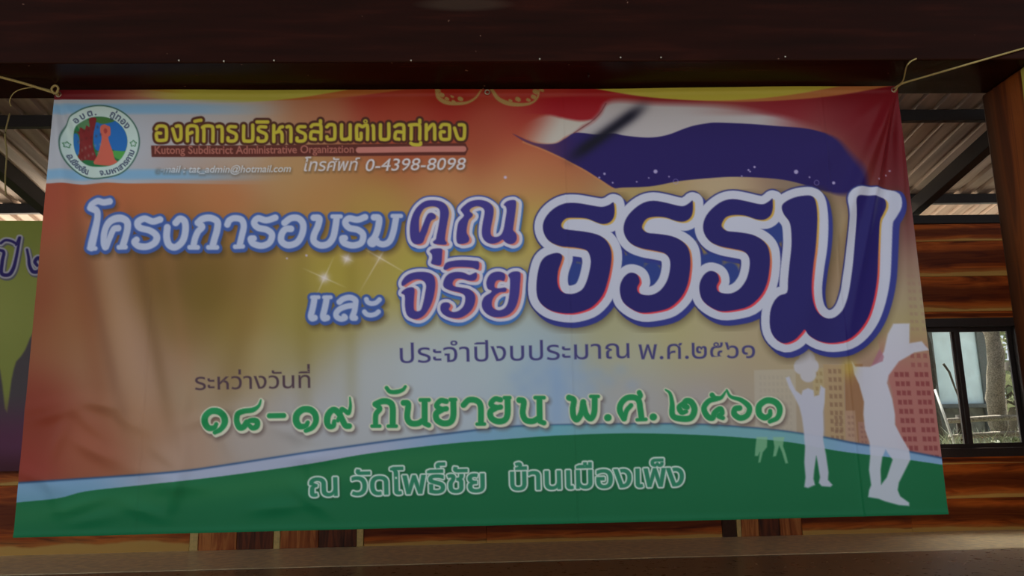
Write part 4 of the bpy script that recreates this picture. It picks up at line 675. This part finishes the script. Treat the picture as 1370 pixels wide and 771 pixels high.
    # faint tree and blue haze in the centre
    for i, (x, y) in enumerate([(690,505),(705,495),(720,510),(735,498),(750,515),(765,500),(780,505),(790,520),(800,500),(815,510),(700,520),(760,525),(740,480),(715,480),(770,482),(830,495),(845,515)]):
        cv.blend(np.exp(-(((X-x)/11)**2+((Y-y)/9)**2))*.28*(1+.5*np.sin(X*1.3+i)*np.sin(Y*1.7+i)), (120,148,185))
    cv.blend(np.exp(-((X-745)/9)**2)*sm(480, 500, Y)*sm(572, 560, Y)*.45, (118,150,188))
    # city blocks
    k = (1000, 440, 2.965)
    def block(pts, col, a, soft=1):
        D = cv.layer(); cv.poly(D, [tr(*k, pts)], 6); cv.paint(D, col, 0, soft, a)
    block([(25,165),(190,160),(195,450),(30,450)], (172,170,160), .45)
    block([(300,140),(380,145),(392,450),(310,440)], (160,135,98), .8); block([(258,160),(300,155),(308,300),(262,300)], (168,152,105), .6)
    block([(385,140),(460,140),(475,470),(425,460),(390,330)], (138,98,66), .85); block([(388,325),(428,325),(440,465),(392,455)], (160,130,108), .9)
    block([(440,370),(480,370),(490,480),(445,470)], (150,112,98), .9)
    blk = cv.layer(); cv.poly(blk, [tr(*k, [(520,40),(640,-90),(690,-220),(735,-220),(790,560),(600,500),(575,250)])], 6)
    cv.blend(np.clip(.5-blk/2, 0, 1)*sm(420, 520, Y)*.9, (156,98,92))
    def wins(x0, y0, dx, dy, nx, ny, w, h, lean, col, a, gap=None):
        D = cv.layer()
        for j in range(ny):
            for i in range(nx):
                g = (i//gap[0])*gap[1] if gap else 0
                p = np.array([x0+i*dx+g+lean*j, y0+j*dy]); P = tr(*k, [p, p+(w,1), p+(w+1,h+1), p+(1,h)])
                cv.poly(D, [P], 2)
        cv.paint(D, col, 0, .8, a)
    wins(583, 172, 20, 36.5, 6, 10, 15, 19, 4.6, (118,48,52), .72, (3, 18))
    wins(640, 62, 20, 36.5, 4, 3, 15, 17, 3.5, (130,62,66), .55, (1, 6))
    wins(628, -215, 19, 30, 5, 8, 14, 13, 2.5, (140,105,98), .35, (2, 8))
    wins(320, 160, 19, 33, 3, 9, 12, 17, 1.5, (118,88,68), .6); wins(268, 170, 17, 30, 2, 4, 11, 15, 1, (135,110,70), .5)
    wins(345, 345, 18, 28, 2, 3, 12, 13, 1, (118,88,72), .6); wins(398, 345, 14, 24, 2, 4, 9, 11, 1, (125,92,80), .5); wins(450, 385, 14, 20, 2, 4, 9, 9, 1, (120,80,75), .5)
    wins(45, 185, 17, 26, 8, 10, 10, 16, .4, (150,142,128), .35)
    # hill
    BT = np.array([(0,648.5),(20,646.7),(131,639.4),(236,631.5),(300,622.8),(360,613.5),(420,604.4),(529,589),(618,578),(675,571.5),(745,569),(838,567.5),(932,568),(1002,572.5),(1047,577),(1104.5,585.7),(1145,593.5),(1202,602),(1280,617)])
    GT = np.array([(0,678),(20,673),(78,667),(116,657.5),(183.5,650),(268,641),(345,631),(420,620),(481,609),(547,600),(610,593),(675,588),(745,583),(838,580),(932,582),(1009,587),(1067,593.5),(1121,603.6),(1189,612),(1219,616),(1280,625)])
    bt = np.interp(X, *spline(BT, 4).T); gt = np.interp(X, *spline(GT, 4).T)
    cv.blend(np.clip((Y-bt)/1.6+.5, 0, 1), (112,150,186)); cv.blend(np.clip((Y-bt)/1.6+.5, 0, 1)*sm(110, 220, X)*(1-sm(470, 640, X))*.8, (158,162,184)); cv.blend(np.exp(-((Y-bt)/1.6)**2)*.8, (38,72,118))
    cv.blend(np.clip((Y-bt)/1.6+.5, 0, 1)*sm(560, 800, X)*(1-sm(1050, 1150, X))*.45, (88,160,140))
    cv.blend(np.exp(-((X-740)/26)**2)*np.clip((Y-bt)/1.6+.5, 0, 1)*.5, (90,160,180))
    cv.blend(np.clip((Y-gt)/1.4+.5, 0, 1), (18,100,60))
    cv.blend(np.exp(-((Y-gt-18)/16)**2)*np.clip((Y-gt)/1.4+.5, 0, 1)*.28*(1-sm(500, 800, X)), (62,128,72))
    cv.blend(sm(625, 700, Y)*.25, (8,86,52))
    g_ = cv.C.mean(2, keepdims=True); cv.C = (g_+(cv.C-g_)*.93)*.94
    # figures
    D = cv.layer(); cv.poly(D, [tr(*k, [(150,195),(165,190),(175,215),(190,245),(213,262),(218,245),(240,236),(262,245),(265,268),(284,262),(290,225),(308,238),(306,290),(300,330),(303,400),(300,440),(312,500),(322,570),(320,600),(338,620),(330,628),(295,625),(283,612),(288,590),(278,530),(273,505),(265,560),(262,595),(268,620),(240,632),(225,628),(228,605),(230,590),(225,530),(228,470),(222,400),(215,350),(205,310),(185,270),(165,235)])])
    D2 = cv.layer(); cv.poly(D2, [tr(*k, [(415,130),(430,150),(490,150),(520,130),(545,90),(560,20),(580,-20),(640,-20),(640,58),(690,50),(720,85),(660,95),(600,130),(562,185),(556,215),(575,280),(585,340),(585,380),(610,430),(640,480),(645,520),(620,570),(600,610),(595,640),(605,665),(640,690),(640,703),(600,700),(545,685),(520,675),(478,668),(482,640),(490,620),(482,560),(488,500),(485,450),(468,400),(462,340),(465,290),(445,220),(425,180)]), tr(*k, [(548,480),(575,520),(552,590),(530,618),(528,560),(535,510)])])
    cv.paint(D2, (168,172,186), 0, 1.2, .93); cv.paint(D, (160,164,180), 0, 1.2, .95)
    D = cv.layer(); cv.stroke(D, tr(*k, [(215,150),(250,150)]), 11); cv.stroke(D, tr(*k, [(235,120),(240,180)]), 11); cv.paint(D, (165,168,182), 0, 1.2, .8)
    D = cv.layer(); cv.poly(D, [tr(*k, [(520,95),(530,78),(545,110),(540,128),(495,148)])], 4); cv.paint(D, (140,92,108), 0, 1, .8)
    cv.blend(np.exp(-(((X-1136)/10)**2+((Y-492)/14)**2))*.6, (172,158,70))
    D = cv.layer()
    for p in ([(35,430),(78,430),(76,470),(60,490),(50,530),(42,532),(48,490),(40,505),(28,505),(30,475)], [(100,430),(145,430),(140,465),(152,500),(160,533),(150,535),(136,490),(125,465),(112,505),(100,508),(106,470)]): cv.poly(D, [tr(*k, p)], 5)
    cv.paint(D, (118,162,128), 0, 1, .75)
    # bubbles and sparkles
    D = cv.layer()
    for x, y, r in ((877,229.5,2.6),(809,232,1.5),(802,237,1.2),(820,244,1),(852,243,.9),(895,236.5,.9),(1064,231,2.8),(1115,245,2),(1001,228,1.2),(1009,224,1.4),(1082,238,1),(1188,233,1),(1193,227,1),(676,237,2),(410,342,1.5),(384,346,1.2),(868,238,.8),(1175,240,1),(1003,230,1),(992,236,.9)): cv.stroke(D, [(x,y),(x+.1,y)], r, 4)
    cv.paint(D, (165,160,195), 0, .9, .8)
    for x, y in ((904,243),(1092,245)):
        d = np.abs(np.hypot(X-x, Y-y)-3.2); cv.blend(np.clip(1-d/1.1, 0, 1)*.5, (130,125,175))
    for x, y, L, a0 in ((434,372,34,.42),(464,346,12,.42),(508,345,60,2.1),(585,292,26,.6)):
        g = np.exp(-((X-x)**2+(Y-y)**2)/40); cv.blend(g*.8 if L < 40 else g*.3, (190,182,195))
        for t in (a0, a0+math.pi/2):
            u = (X-x)*math.cos(t)-(Y-y)*math.sin(t)*-1; v = -(X-x)*math.sin(t)*1+(Y-y)*math.cos(t)
            cv.blend(np.exp(-(v/1.1)**2)*np.clip(1-np.abs(u)/L, 0, 1)*.55, (190,185,175))
    # words
    SH = (60,48,30)
    def shade(D, r, dx, dy, s, a, col=SH): cv.blend(np.clip(1-(cv.shift(D, dx, dy)-r+s)/(2*s), 0, 1)**1.6*a, col)
    D = cv.layer()
    for t, r, p in TITLE: cv.stroke(D, tr(*t, p), r, 12)
    shade(D, 4, 3.5, 5, 6, .8); cv.paint(D, (54,78,138), 3.2); cv.paint(cv.shift(D, 1, 1.8), (54,78,138), 2.9); cv.paint(D, (152,163,188), -.3, 1)
    K = cv.layer(); 
    for t, p in MID: cv.poly(K, [spline(tr(*t, p), 3, True)])
    B = cv.layer()
    for t, p in BIG: cv.poly(B, [spline(tr(*t, p), 3, True)])
    shade(K, 9, 4, 5, 7, .8); cv.paint(cv.shift(K, 2.5, 3.5), (58,98,158), 7.2); cv.paint(K, (52,70,140), 6.4); 
    K2 = K.copy(); K2 = np.minimum(K2, cv.shift(K, 3, 2)+.3); cv.paint(K2, (170,172,188), 4.6)
    mixc = sm(255, 345, Y)[..., None]; orange = np.array((172,150,100))*(1-mixc)+np.array((185,92,82))*mixc
    a = np.clip(.5-np.minimum(cv.shift(K, 1.6, .8), cv.shift(K, 3.2, 1.6))/1.6, 0, 1)[..., None]*.85; cv.C += (orange-cv.C)*a
    cv.paint(K, (56,50,118), .1)
    shade(B, 17, 6, 7, 9, .8); cv.paint(cv.shift(B, 5, 6.5), (44,50,118), 13.2); D = cv.shift(B, 10, 4); D[X < 1130] = 99; cv.paint(D, (44,50,118), 12.8); cv.paint(B, (38,42,105), 13.2)
    for x, y, rx, ry in ((773,368,12,16),(846,352,16,12),(872,366,12,14),(950,352,16,12),(976,366,12,14),(924,313,12,10),(1036,312,14,14)):
        e = np.clip(1.25-np.hypot((X-x)/rx, (Y-y)/ry), 0, 1)*3; cv.blend(np.clip(e, 0, 1)*np.clip((B-10)/2, 0, 1)*(B < 30), (40,56,118))
    W_ = B.copy(); cv.stroke(W_, [(745,300),(760,303),(790,304)], -9); cv.stroke(W_, [(868,300),(885,303),(905,305)], -7); cv.stroke(W_, [(974,298),(990,301),(1010,303)], -7)
    W_ = np.minimum(W_, cv.shift(W_, 2.6, 1.2)); D = cv.shift(B, 5.5, 0); D[X < 1130] = 99; W_ = np.minimum(W_, D); cv.paint(W_, (164,170,188), 11.4)
    mixc = sm(300, 400, Y)[..., None]; orange = np.array((172,140,62))*(1-mixc)+np.array((190,50,62))*mixc
    a = np.clip(.5-np.minimum(cv.shift(B, 1.2, 1), cv.shift(B, 2.2, 2))/1.5, 0, 1)[..., None]*.95; cv.C += (orange-cv.C)*a
    cv.paint(B, (34,30,90), 0)
    D = cv.layer()
    for t, r, p in DATE: cv.stroke(D, tr(*t, p), np.array(r)*.98, 10)
    shade(D, 3, 3.6, 4.6, 4.2, .75, (75,62,60)); cv.paint(cv.shift(D, 2, 2.2), (176,178,160), 1.8); cv.paint(D, (176,178,160), 1.5); cv.paint(D, (30,122,72), -.1)
    D = cv.layer()
    for t, p in ORG: cv.stroke(D, tr(*t, p), 2.35, 8)
    c = tr(*YB, [(470,70)])[0]; D = np.minimum(D, np.abs(np.hypot(X-c[0], Y-c[1])-2)-1)
    R = cv.layer(); cv.poly(R, [np.array([(204,196.5),(622,192),(625.5,199),(622,206.5),(205,210)])], 6)
    cv.paint(D, (62,32,22), 3.2); cv.paint(R, (74,34,27), 1)
    R = cv.layer(); cv.stroke(R, [(480,200.5),(620,199)], 3.6); cv.paint(R, (156,100,92), .4)
    G = cv.layer(); text(cv, G, 'Kutong Subdistrict Administrative Organization', 207, 206.5, 474, 204, 15); cv.paint(G, (142,88,78), .2, .7)
    cv.paint(D, (156,148,46), 0)
    G = cv.layer(); text(cv, G, 'โทรศัพท์', 404, 229, 478, 228, 23, .25); text(cv, G, '0-4398-8098', 487, 229, 622, 227, 23.5, .22); shade(G, 1.5, 1, 1.5, 2.5, .5); cv.paint(G, (172,170,176), .2)
    G = cv.layer(); text(cv, G, 'e-mail : tat_admin@hotmail.com', 208, 232, 389, 230, 13.5, .25); shade(G, 1.5, 1, 2, 2.5, .5*sm(215, 230, X).mean()); cv.blend(np.clip(.6-G/1.2, 0, 1)*sm(208, 236, X)*.9, (172,180,190))
    G = cv.layer(); text(cv, G, 'ประจำปีงบประมาณ', 532, 486, 846, 479, 36); text(cv, G, 'พ.ศ.๒๕๖๑', 853, 481, 1012, 479, 36); cv.paint(G, (58,56,104), .05)
    G = cv.layer(); text(cv, G, 'ระหว่างวันที่', 260, 522, 418, 519, 31); cv.paint(G, (66,50,60), .1)
    G = cv.layer(); text(cv, G, 'ณ วัดโพธิ์ชัย', 412, 664, 652, 658, 43); text(cv, G, 'บ้านเมืองเพ็ง', 680, 656, 917, 650, 43)
    shade(G, 3, 1.5, 2, 3, .55, (10,50,32)); cv.paint(G, (172,188,180), 3.1); cv.paint(G, (38,112,84), .9)
    # emblem
    cx, cy = 134.3, 191.; E = lambda rx, ry: (np.hypot((X-cx)/rx, (Y-cy)/ry)-1)*(rx+ry)/2
    cv.paint(E(53.8, 50), (38,72,62), 0); cv.paint(E(52.2, 48.4), (152,172,170), 0); I = E(37.2, 34.2); cv.paint(I, (28,88,50), 0)
    ins = np.clip(.5-I, 0, 1); e5 = (70, 130, 6.423)
    def epoly(pts, col, a=1., soft=1.2):
        D = cv.layer(); cv.poly(D, [spline(tr(*e5, pts), 3, True)], 5); cv.blend(np.clip(.5-D/soft, 0, 1)*ins*a, col)
    epoly([(175,330),(230,330),(250,420),(200,500),(170,420)], (30,88,150)); epoly([(370,240),(430,215),(560,190),(640,270),(665,390),(640,465),(560,470),(500,450),(400,470),(370,420),(360,330)], (28,84,148))
    epoly([(520,470),(600,470),(650,480),(600,540),(540,520)], (62,128,60)); epoly([(380,190),(480,175),(560,195),(500,225),(420,235)], (52,92,44)); epoly([(230,240),(300,200),(340,230),(320,280),(250,290)], (66,104,70))
    epoly([(200,300),(245,315),(255,270),(290,290),(300,250),(330,262),(325,190),(385,185),(378,250),(360,330),(362,420),(385,500),(400,560),(300,545),(205,535),(235,450),(250,340)], (98,28,28))
    epoly([(425,255),(455,240),(480,250),(505,265),(508,330),(490,350),(500,400),(525,470),(545,540),(590,590),(380,590),(400,520),(420,420),(432,350),(420,300)], (158,78,64))
    epoly([(452,285),(470,275),(482,300),(468,320),(455,312)], (120,42,42), .8)
    for i in range(26): cv.blend(np.exp(-(((X-(103+(i*37)%34))/1.6)**2+((Y-(168+(i*23)%48))/2)**2))*ins*.4, (60,25,22) if i % 2 else (120,130,120))
    G = cv.layer()
    ring_text(cv, G, 'อบต.', cx, cy, 39.5, 36.5, -52, -5, 12, False); ring_text(cv, G, 'กู่ทอง', cx, cy, 39.5, 36.5, 18, 62, 12.5, False)
    ring_text(cv, G, 'อ.เชียงยืน', cx, cy, 49, 45.5, 248, 200, 10.5, True); ring_text(cv, G, 'จ.มหาสารคาม', cx, cy, 49, 45.5, 178, 105, 10.5, True)
    cv.paint(G, (38,46,72), .25, .7)
    for x, y in ((89, 193.5), (179.5, 193)):
        t = np.arctan2(X-x, -(Y-y)); rr = np.hypot(X-x, Y-y); cv.blend(np.clip(1-np.abs(rr-3.4-.7*np.cos(5*t))/1.2, 0, 1), (30,88,48))
    # weave of the printed cloth
    cv.C *= (1+.01*np.sin(X*2.1)*np.sin(Y*2.3))[..., None]
    np.clip(cv.C, 0, 255, out=cv.C)

def back_art(cv):
    X, Y = cv.X, cv.Y
    sm = lambda a, b, v: (lambda t: t*t*(3-2*t))(np.clip((v-a)/(b-a), 0, 1))
    cv.C[:] = (128,138,66)
    cv.blend(sm(380, 300, Y)*.5, (112,122,56)); cv.blend(np.exp(-(((X+10)/60)**2+((Y-420)/60)**2))*.4, (150,156,86))
    D = cv.layer(); x = np.arange(-420, 330, 3.); rid = 520-60*np.abs(np.sin(x*.021+1.1))-34*np.abs(np.sin(x*.083+.4))-9*np.sin(x*.37)
    m = (x > -14) & (x < 70); rid[m] = np.interp(x[m], [-14,-4,2,5,9,12,16,21,28,34,40,47,70], [490,484,500,545,552,530,500,484,476,466,450,440,430])
    cv.poly(D, [np.vstack([np.stack([x, rid], 1), [(330, 700), (-420, 700)]])], 10)
    cv.paint(D, (74,68,72), 0, 1.4); cv.blend(sm(520, 590, Y), (88,48,74)); cv.blend(sm(595, 632, Y)*.8, (60,26,34))
    D = cv.layer()
    for p, r in (([(0,335),(6,338),(4,350),(3,366),(12,368),(18,360),(22,345),(27,318)], (1.6,2.2,2.2,1.4)), ([(2,326),(8,322),(16,323),(23,327)], 1.5), ([(22,328),(26,318)], 1.2),
                 ([(36,334),(38,345),(39,355),(43,363),(50,363),(54,357),(54,349),(50,345),(46,350),(49,355)], (1.3,2.2,2.4,1.8))): cv.stroke(D, p, r)
    cv.paint(cv.shift(D, 1.5, 2), (90,92,100), 3.2); cv.paint(D, (158,160,172), 2.6); cv.paint(D, (40,32,96), .2)
    np.clip(cv.C, 0, 255, out=cv.C)

# ---------------------------------------------------------------- the banners
BX0, BZ1, BY, BW, BH = -1.98139587, EYE+1.6617254, 3.54225, 4.0, 2.01810343
def homog(A, B):
    M_ = [];
    for (x, y), (u, v) in zip(A, B): M_ += [[x, y, 1, 0, 0, 0, -u*x, -u*y, -u], [0, 0, 0, x, y, 1, -v*x, -v*y, -v]]
    return np.linalg.svd(np.array(M_, float))[2][-1].reshape(3, 3)
def proj(p):
    c = R @ (np.array(p, float)-(0, 0, EYE)); return (685+F*c[0]/c[2], 385.5-F*c[1]/c[2])
def banner_mesh(name, x0, z1, w, h, y, nx, nz, art, offset, L):
    cor = [(0, 0), (1, 0), (1, 1), (0, 1)]; H = homog(cor, [proj((x0+w*a, y, z1-h*b)) for a, b in cor]); Hi = np.linalg.inv(H)
    U, V = np.meshgrid(np.linspace(0, 1, nx), np.linspace(0, 1, nz)); q = H @ np.stack([U.ravel(), V.ravel(), np.ones(U.size)])
    SX, SY = (q[0]/q[2]).reshape(U.shape), (q[1]/q[2]).reshape(U.shape)
    def inv(a, b): k = Hi @ np.array([a, b, 1.]); return k[0]/k[2]*(nx-1), k[1]/k[2]*(nz-1)
    cv = Canvas(SX, SY, inv); art(cv)
    off = offset(U*w, V*h); dz = off[1] if isinstance(off, tuple) else 0; off = off[0] if isinstance(off, tuple) else off
    co_ = np.stack([x0+U*w, y-off, z1-V*h+dz], -1).reshape(-1, 3).astype(np.float32)
    i = np.arange(nx*nz).reshape(nz, nx); f = np.stack([i[:-1, :-1], i[1:, :-1], i[1:, 1:], i[:-1, 1:]], -1).reshape(-1, 4).astype(np.int32)
    me = bpy.data.meshes.new(name); me.vertices.add(len(co_)); me.vertices.foreach_set('co', co_.ravel()); me.loops.add(f.size); me.loops.foreach_set('vertex_index', f.ravel())
    me.polygons.add(len(f)); me.polygons.foreach_set('loop_start', np.arange(0, f.size, 4, dtype=np.int32)); me.polygons.foreach_set('use_smooth', np.ones(len(f), bool)); me.update()
    c = np.ones((nx*nz, 4), np.float32); c[:, :3] = np.clip(GRADE(cv.C.reshape(-1, 3)), 0, .9)
    at = me.color_attributes.new('print', 'FLOAT_COLOR', 'POINT'); at.data.foreach_set('color', c.ravel()); return me
def GRADE(c):
    l = lin(c)/L_BANNER; g = l.mean(1, keepdims=True); return g+(l-g)*SAT
SAT = 1.0
def folds(X, Z):
    o = .004*np.sin(X*1.9+.6)+.003*np.sin(X*4.3+Z*.9)+.0012*np.sin(X*11+Z*1.6+1)
    for cx, cz, x1_, z1_, w_, a_ in ((4, 0, 3.45, 1.1, .05, .03), (4, 0, 3.72, 1.5, .05, -.024), (4, 0, 3.1, .8, .06, .006), (4, 0, 3.9, 1.2, .03, .014), (4, 0, 3.6, 1.3, .02, .012),
                                     (0, 0, .25, 1.5, .04, .012), (0, 0, .5, 1.45, .05, -.018), (0, 0, .8, 1.3, .05, .014), (0, 0, .1, 1.2, .03, .003), (0, 0, 1.3, 1.1, .07, .005)):
        ex, ez = x1_-cx, z1_-cz; L_ = math.hypot(ex, ez); ex /= L_; ez /= L_; t = (X-cx)*ex+(Z-cz)*ez; d = (X-cx)*ez-(Z-cz)*ex
        ww = w_*(.35+np.clip(t, 0, 3)); o = o+a_*np.exp(-(d/ww)**2)*np.clip(t/.25, 0, 1)*np.clip((L_*1.25-t)/(L_*.7), 0, 1)
    for xf, zz in ((2.37, 0), (3.62, 0), (.5, .8)): o = o+.003*np.exp(-((X-xf)/.007)**2)*np.clip((Z-zz)/.3+.2, 0, 1)
    # crumples low on the left, a rolled lower hem
    rr = random.Random(8)
    for i in range(34):
        a, b, th = rr.uniform(.02, 1.3), rr.uniform(1.45, 1.97), rr.uniform(-.5, 1.9)
        u = (X-a)*math.cos(th)+(Z-b)*math.sin(th); v = -(X-a)*math.sin(th)+(Z-b)*math.cos(th); o = o+.009*np.exp(-(v/.03)**2-(u/.1)**2)*np.clip((BH-.03-Z)/.08, 0, 1)
    o = o+.003*np.exp(-((Z-BH+.02)/.012)**2)+.0015*np.sin(X*23)*np.clip((Z-1.75)/.27, 0, 1)+.003*np.exp(-((Z-.02)/.012)**2)
    return o, -.004*np.sin(X/4*math.pi)*np.clip(1-Z/.4, 0, 1)
ban = link('banner', banner_mesh('banner_print', BX0, BZ1-.012, BW, BH-.012, BY, 1330, 660, main_art, folds, L_BANNER), None, m_print('vinyl_print'))
# (mesh is built in place) move the origin to the banner's top edge
org = Vector((BX0+BW/2, BY, BZ1)); ban.data.transform(Matrix.Translation(-org)); ban.location = org
tag(ban, 'large colourful printed vinyl banner with Thai lettering hung under the beam', 'banner')
def eyelet(x, z):
    bm = bmesh.new(); n, m_ = 20, 6; rings = []
    for i in range(n):
        a = 2*math.pi*i/n; c = Vector((math.cos(a), 0, math.sin(a)))*.011
        rings.append([bm.verts.new(c+(Vector((math.cos(a), 0, math.sin(a)))*math.cos(b)+Vector((0, 1, 0))*math.sin(b))*.0035) for b in [2*math.pi*k/m_ for k in range(m_)]])
    for i in range(n):
        A, B_ = rings[i], rings[(i+1) % n]
        for k in range(m_): bm.faces.new((A[k], A[(k+1) % m_], B_[(k+1) % m_], B_[k]))
    bmesh.ops.recalc_face_normals(bm, faces=bm.faces); return link('eyelet', mesh_of(bm, 'eyelet', smooth=True), ban, m_nail, Vector((x, BY-.006, z))-org)
eyelet(BX0+.02, BZ1-.035); eyelet(BX0+BW-.02, BZ1-.035); eyelet(on_y(652, 124, BY).x, BZ1-.035)

b2 = on_y(0, 296, YW-.13); b2z0 = on_y(0, 631, YW-.13).z; x_r = -3.35
me = banner_mesh('back_banner_print', x_r-4.2, b2.z, 4.2, b2.z-b2z0, YW-.13, 900, 520, back_art, lambda X, Z: .012*np.sin(X*3.1)+.006*np.sin(X*7+Z), L_BANNER)
b2o = link('banner', me, None, m_print('back_vinyl')); org2 = Vector((x_r-2.1, YW-.13, b2.z)); me.transform(Matrix.Translation(-org2)); b2o.location = org2
tag(b2o, 'green banner with dark mountains and purple letters hung on the back wall', 'banner')
for x, z in ((x_r-4.1, b2.z-.03), (x_r-.1, b2.z-.03)):
    bm = bmesh.new(); tube_bm(bm, [(0, -.01, 0), (0, .1, 0)], [.006, .003], 6); link('nail', mesh_of(bm, 'nail'), b2o, m_nail, Vector((x, YW-.13, z))-org2)

# cords that hold the banner
def cord(pts, r, label):
    P = spline(np.array([tuple(p) for p in pts]), 5); return tag(tube('cord', P, r, m_rope, None, 6), label, 'cord')
e = Vector((BX0+BW-.02, BY-.012, BZ1-.03))
cord([e+Vector((0, .014, -.012)), e+Vector((.006, -.004, -.008)), e+Vector((.012, 0, .004)), on_y(1208, 111.5, 3.5), on_y(1240, 102, 3.42), on_y(1290, 87.5, 3.31), on_y(1330, 76, 3.287), on_y(1372, 64, 3.287), on_y(1395, 57, 3.288), on_y(1400, 56, 3.3)], .0045, 'pale twine running from the banner\'s right top corner up to the post')
cord([e+Vector((-.003, -.006, 0)), on_y(1207.5, 109, 3.49), on_y(1211, 96, 3.4), on_y(1213.5, 88, 3.3), on_y(1219, 82, 3.288), on_y(1226, 78.5, 3.288)], .0035, 'short loose twine end curling up the beam at the banner right corner')
e = Vector((BX0+.02, BY-.012, BZ1-.03)); a0 = on_y(0, 103, 3.42)
cord([e+Vector((0, .014, -.01)), e+Vector((-.006, -.004, 0)), on_y(72, 124, 3.52), on_y(40, 114, 3.47), on_y(15, 107, 3.44), a0, on_y(-40, 92, 3.37), on_y(-75, 83, 3.288), on_y(-95, 78, 3.3)], .0062, 'thick yellowish twine running left from the banner\'s left top corner')
cord([on_y(73, 126, 3.51), on_y(69, 119, 3.5), on_y(74, 114.5, 3.5), on_y(78, 118, 3.5), on_y(75, 125, 3.51), on_y(70, 123, 3.5)], .0052, 'small yellow twine knot and loop at the left corner')
cord([on_y(70, 121, 3.515), on_y(50, 117, 3.5), on_y(30, 119, 3.5), on_y(18, 125, 3.5), on_y(13, 135, 3.52), on_y(15, 143, 3.54)], .0022, 'thin loose strand drooping under the left twine')
x8 = on_y(8, 150, 6.2); cord([Vector((x8.x, 6.25, zr(6.25)-.1)), on_y(7, 180, 6.25), on_y(9, 205, 6.25), on_y(7, 240, 6.25), on_y(8, 262, 6.25)], .006, 'pale dusty string hanging from the purlin at far left')

# every cord, mesh and part now has a plain name; label the far-side planks only through the wall
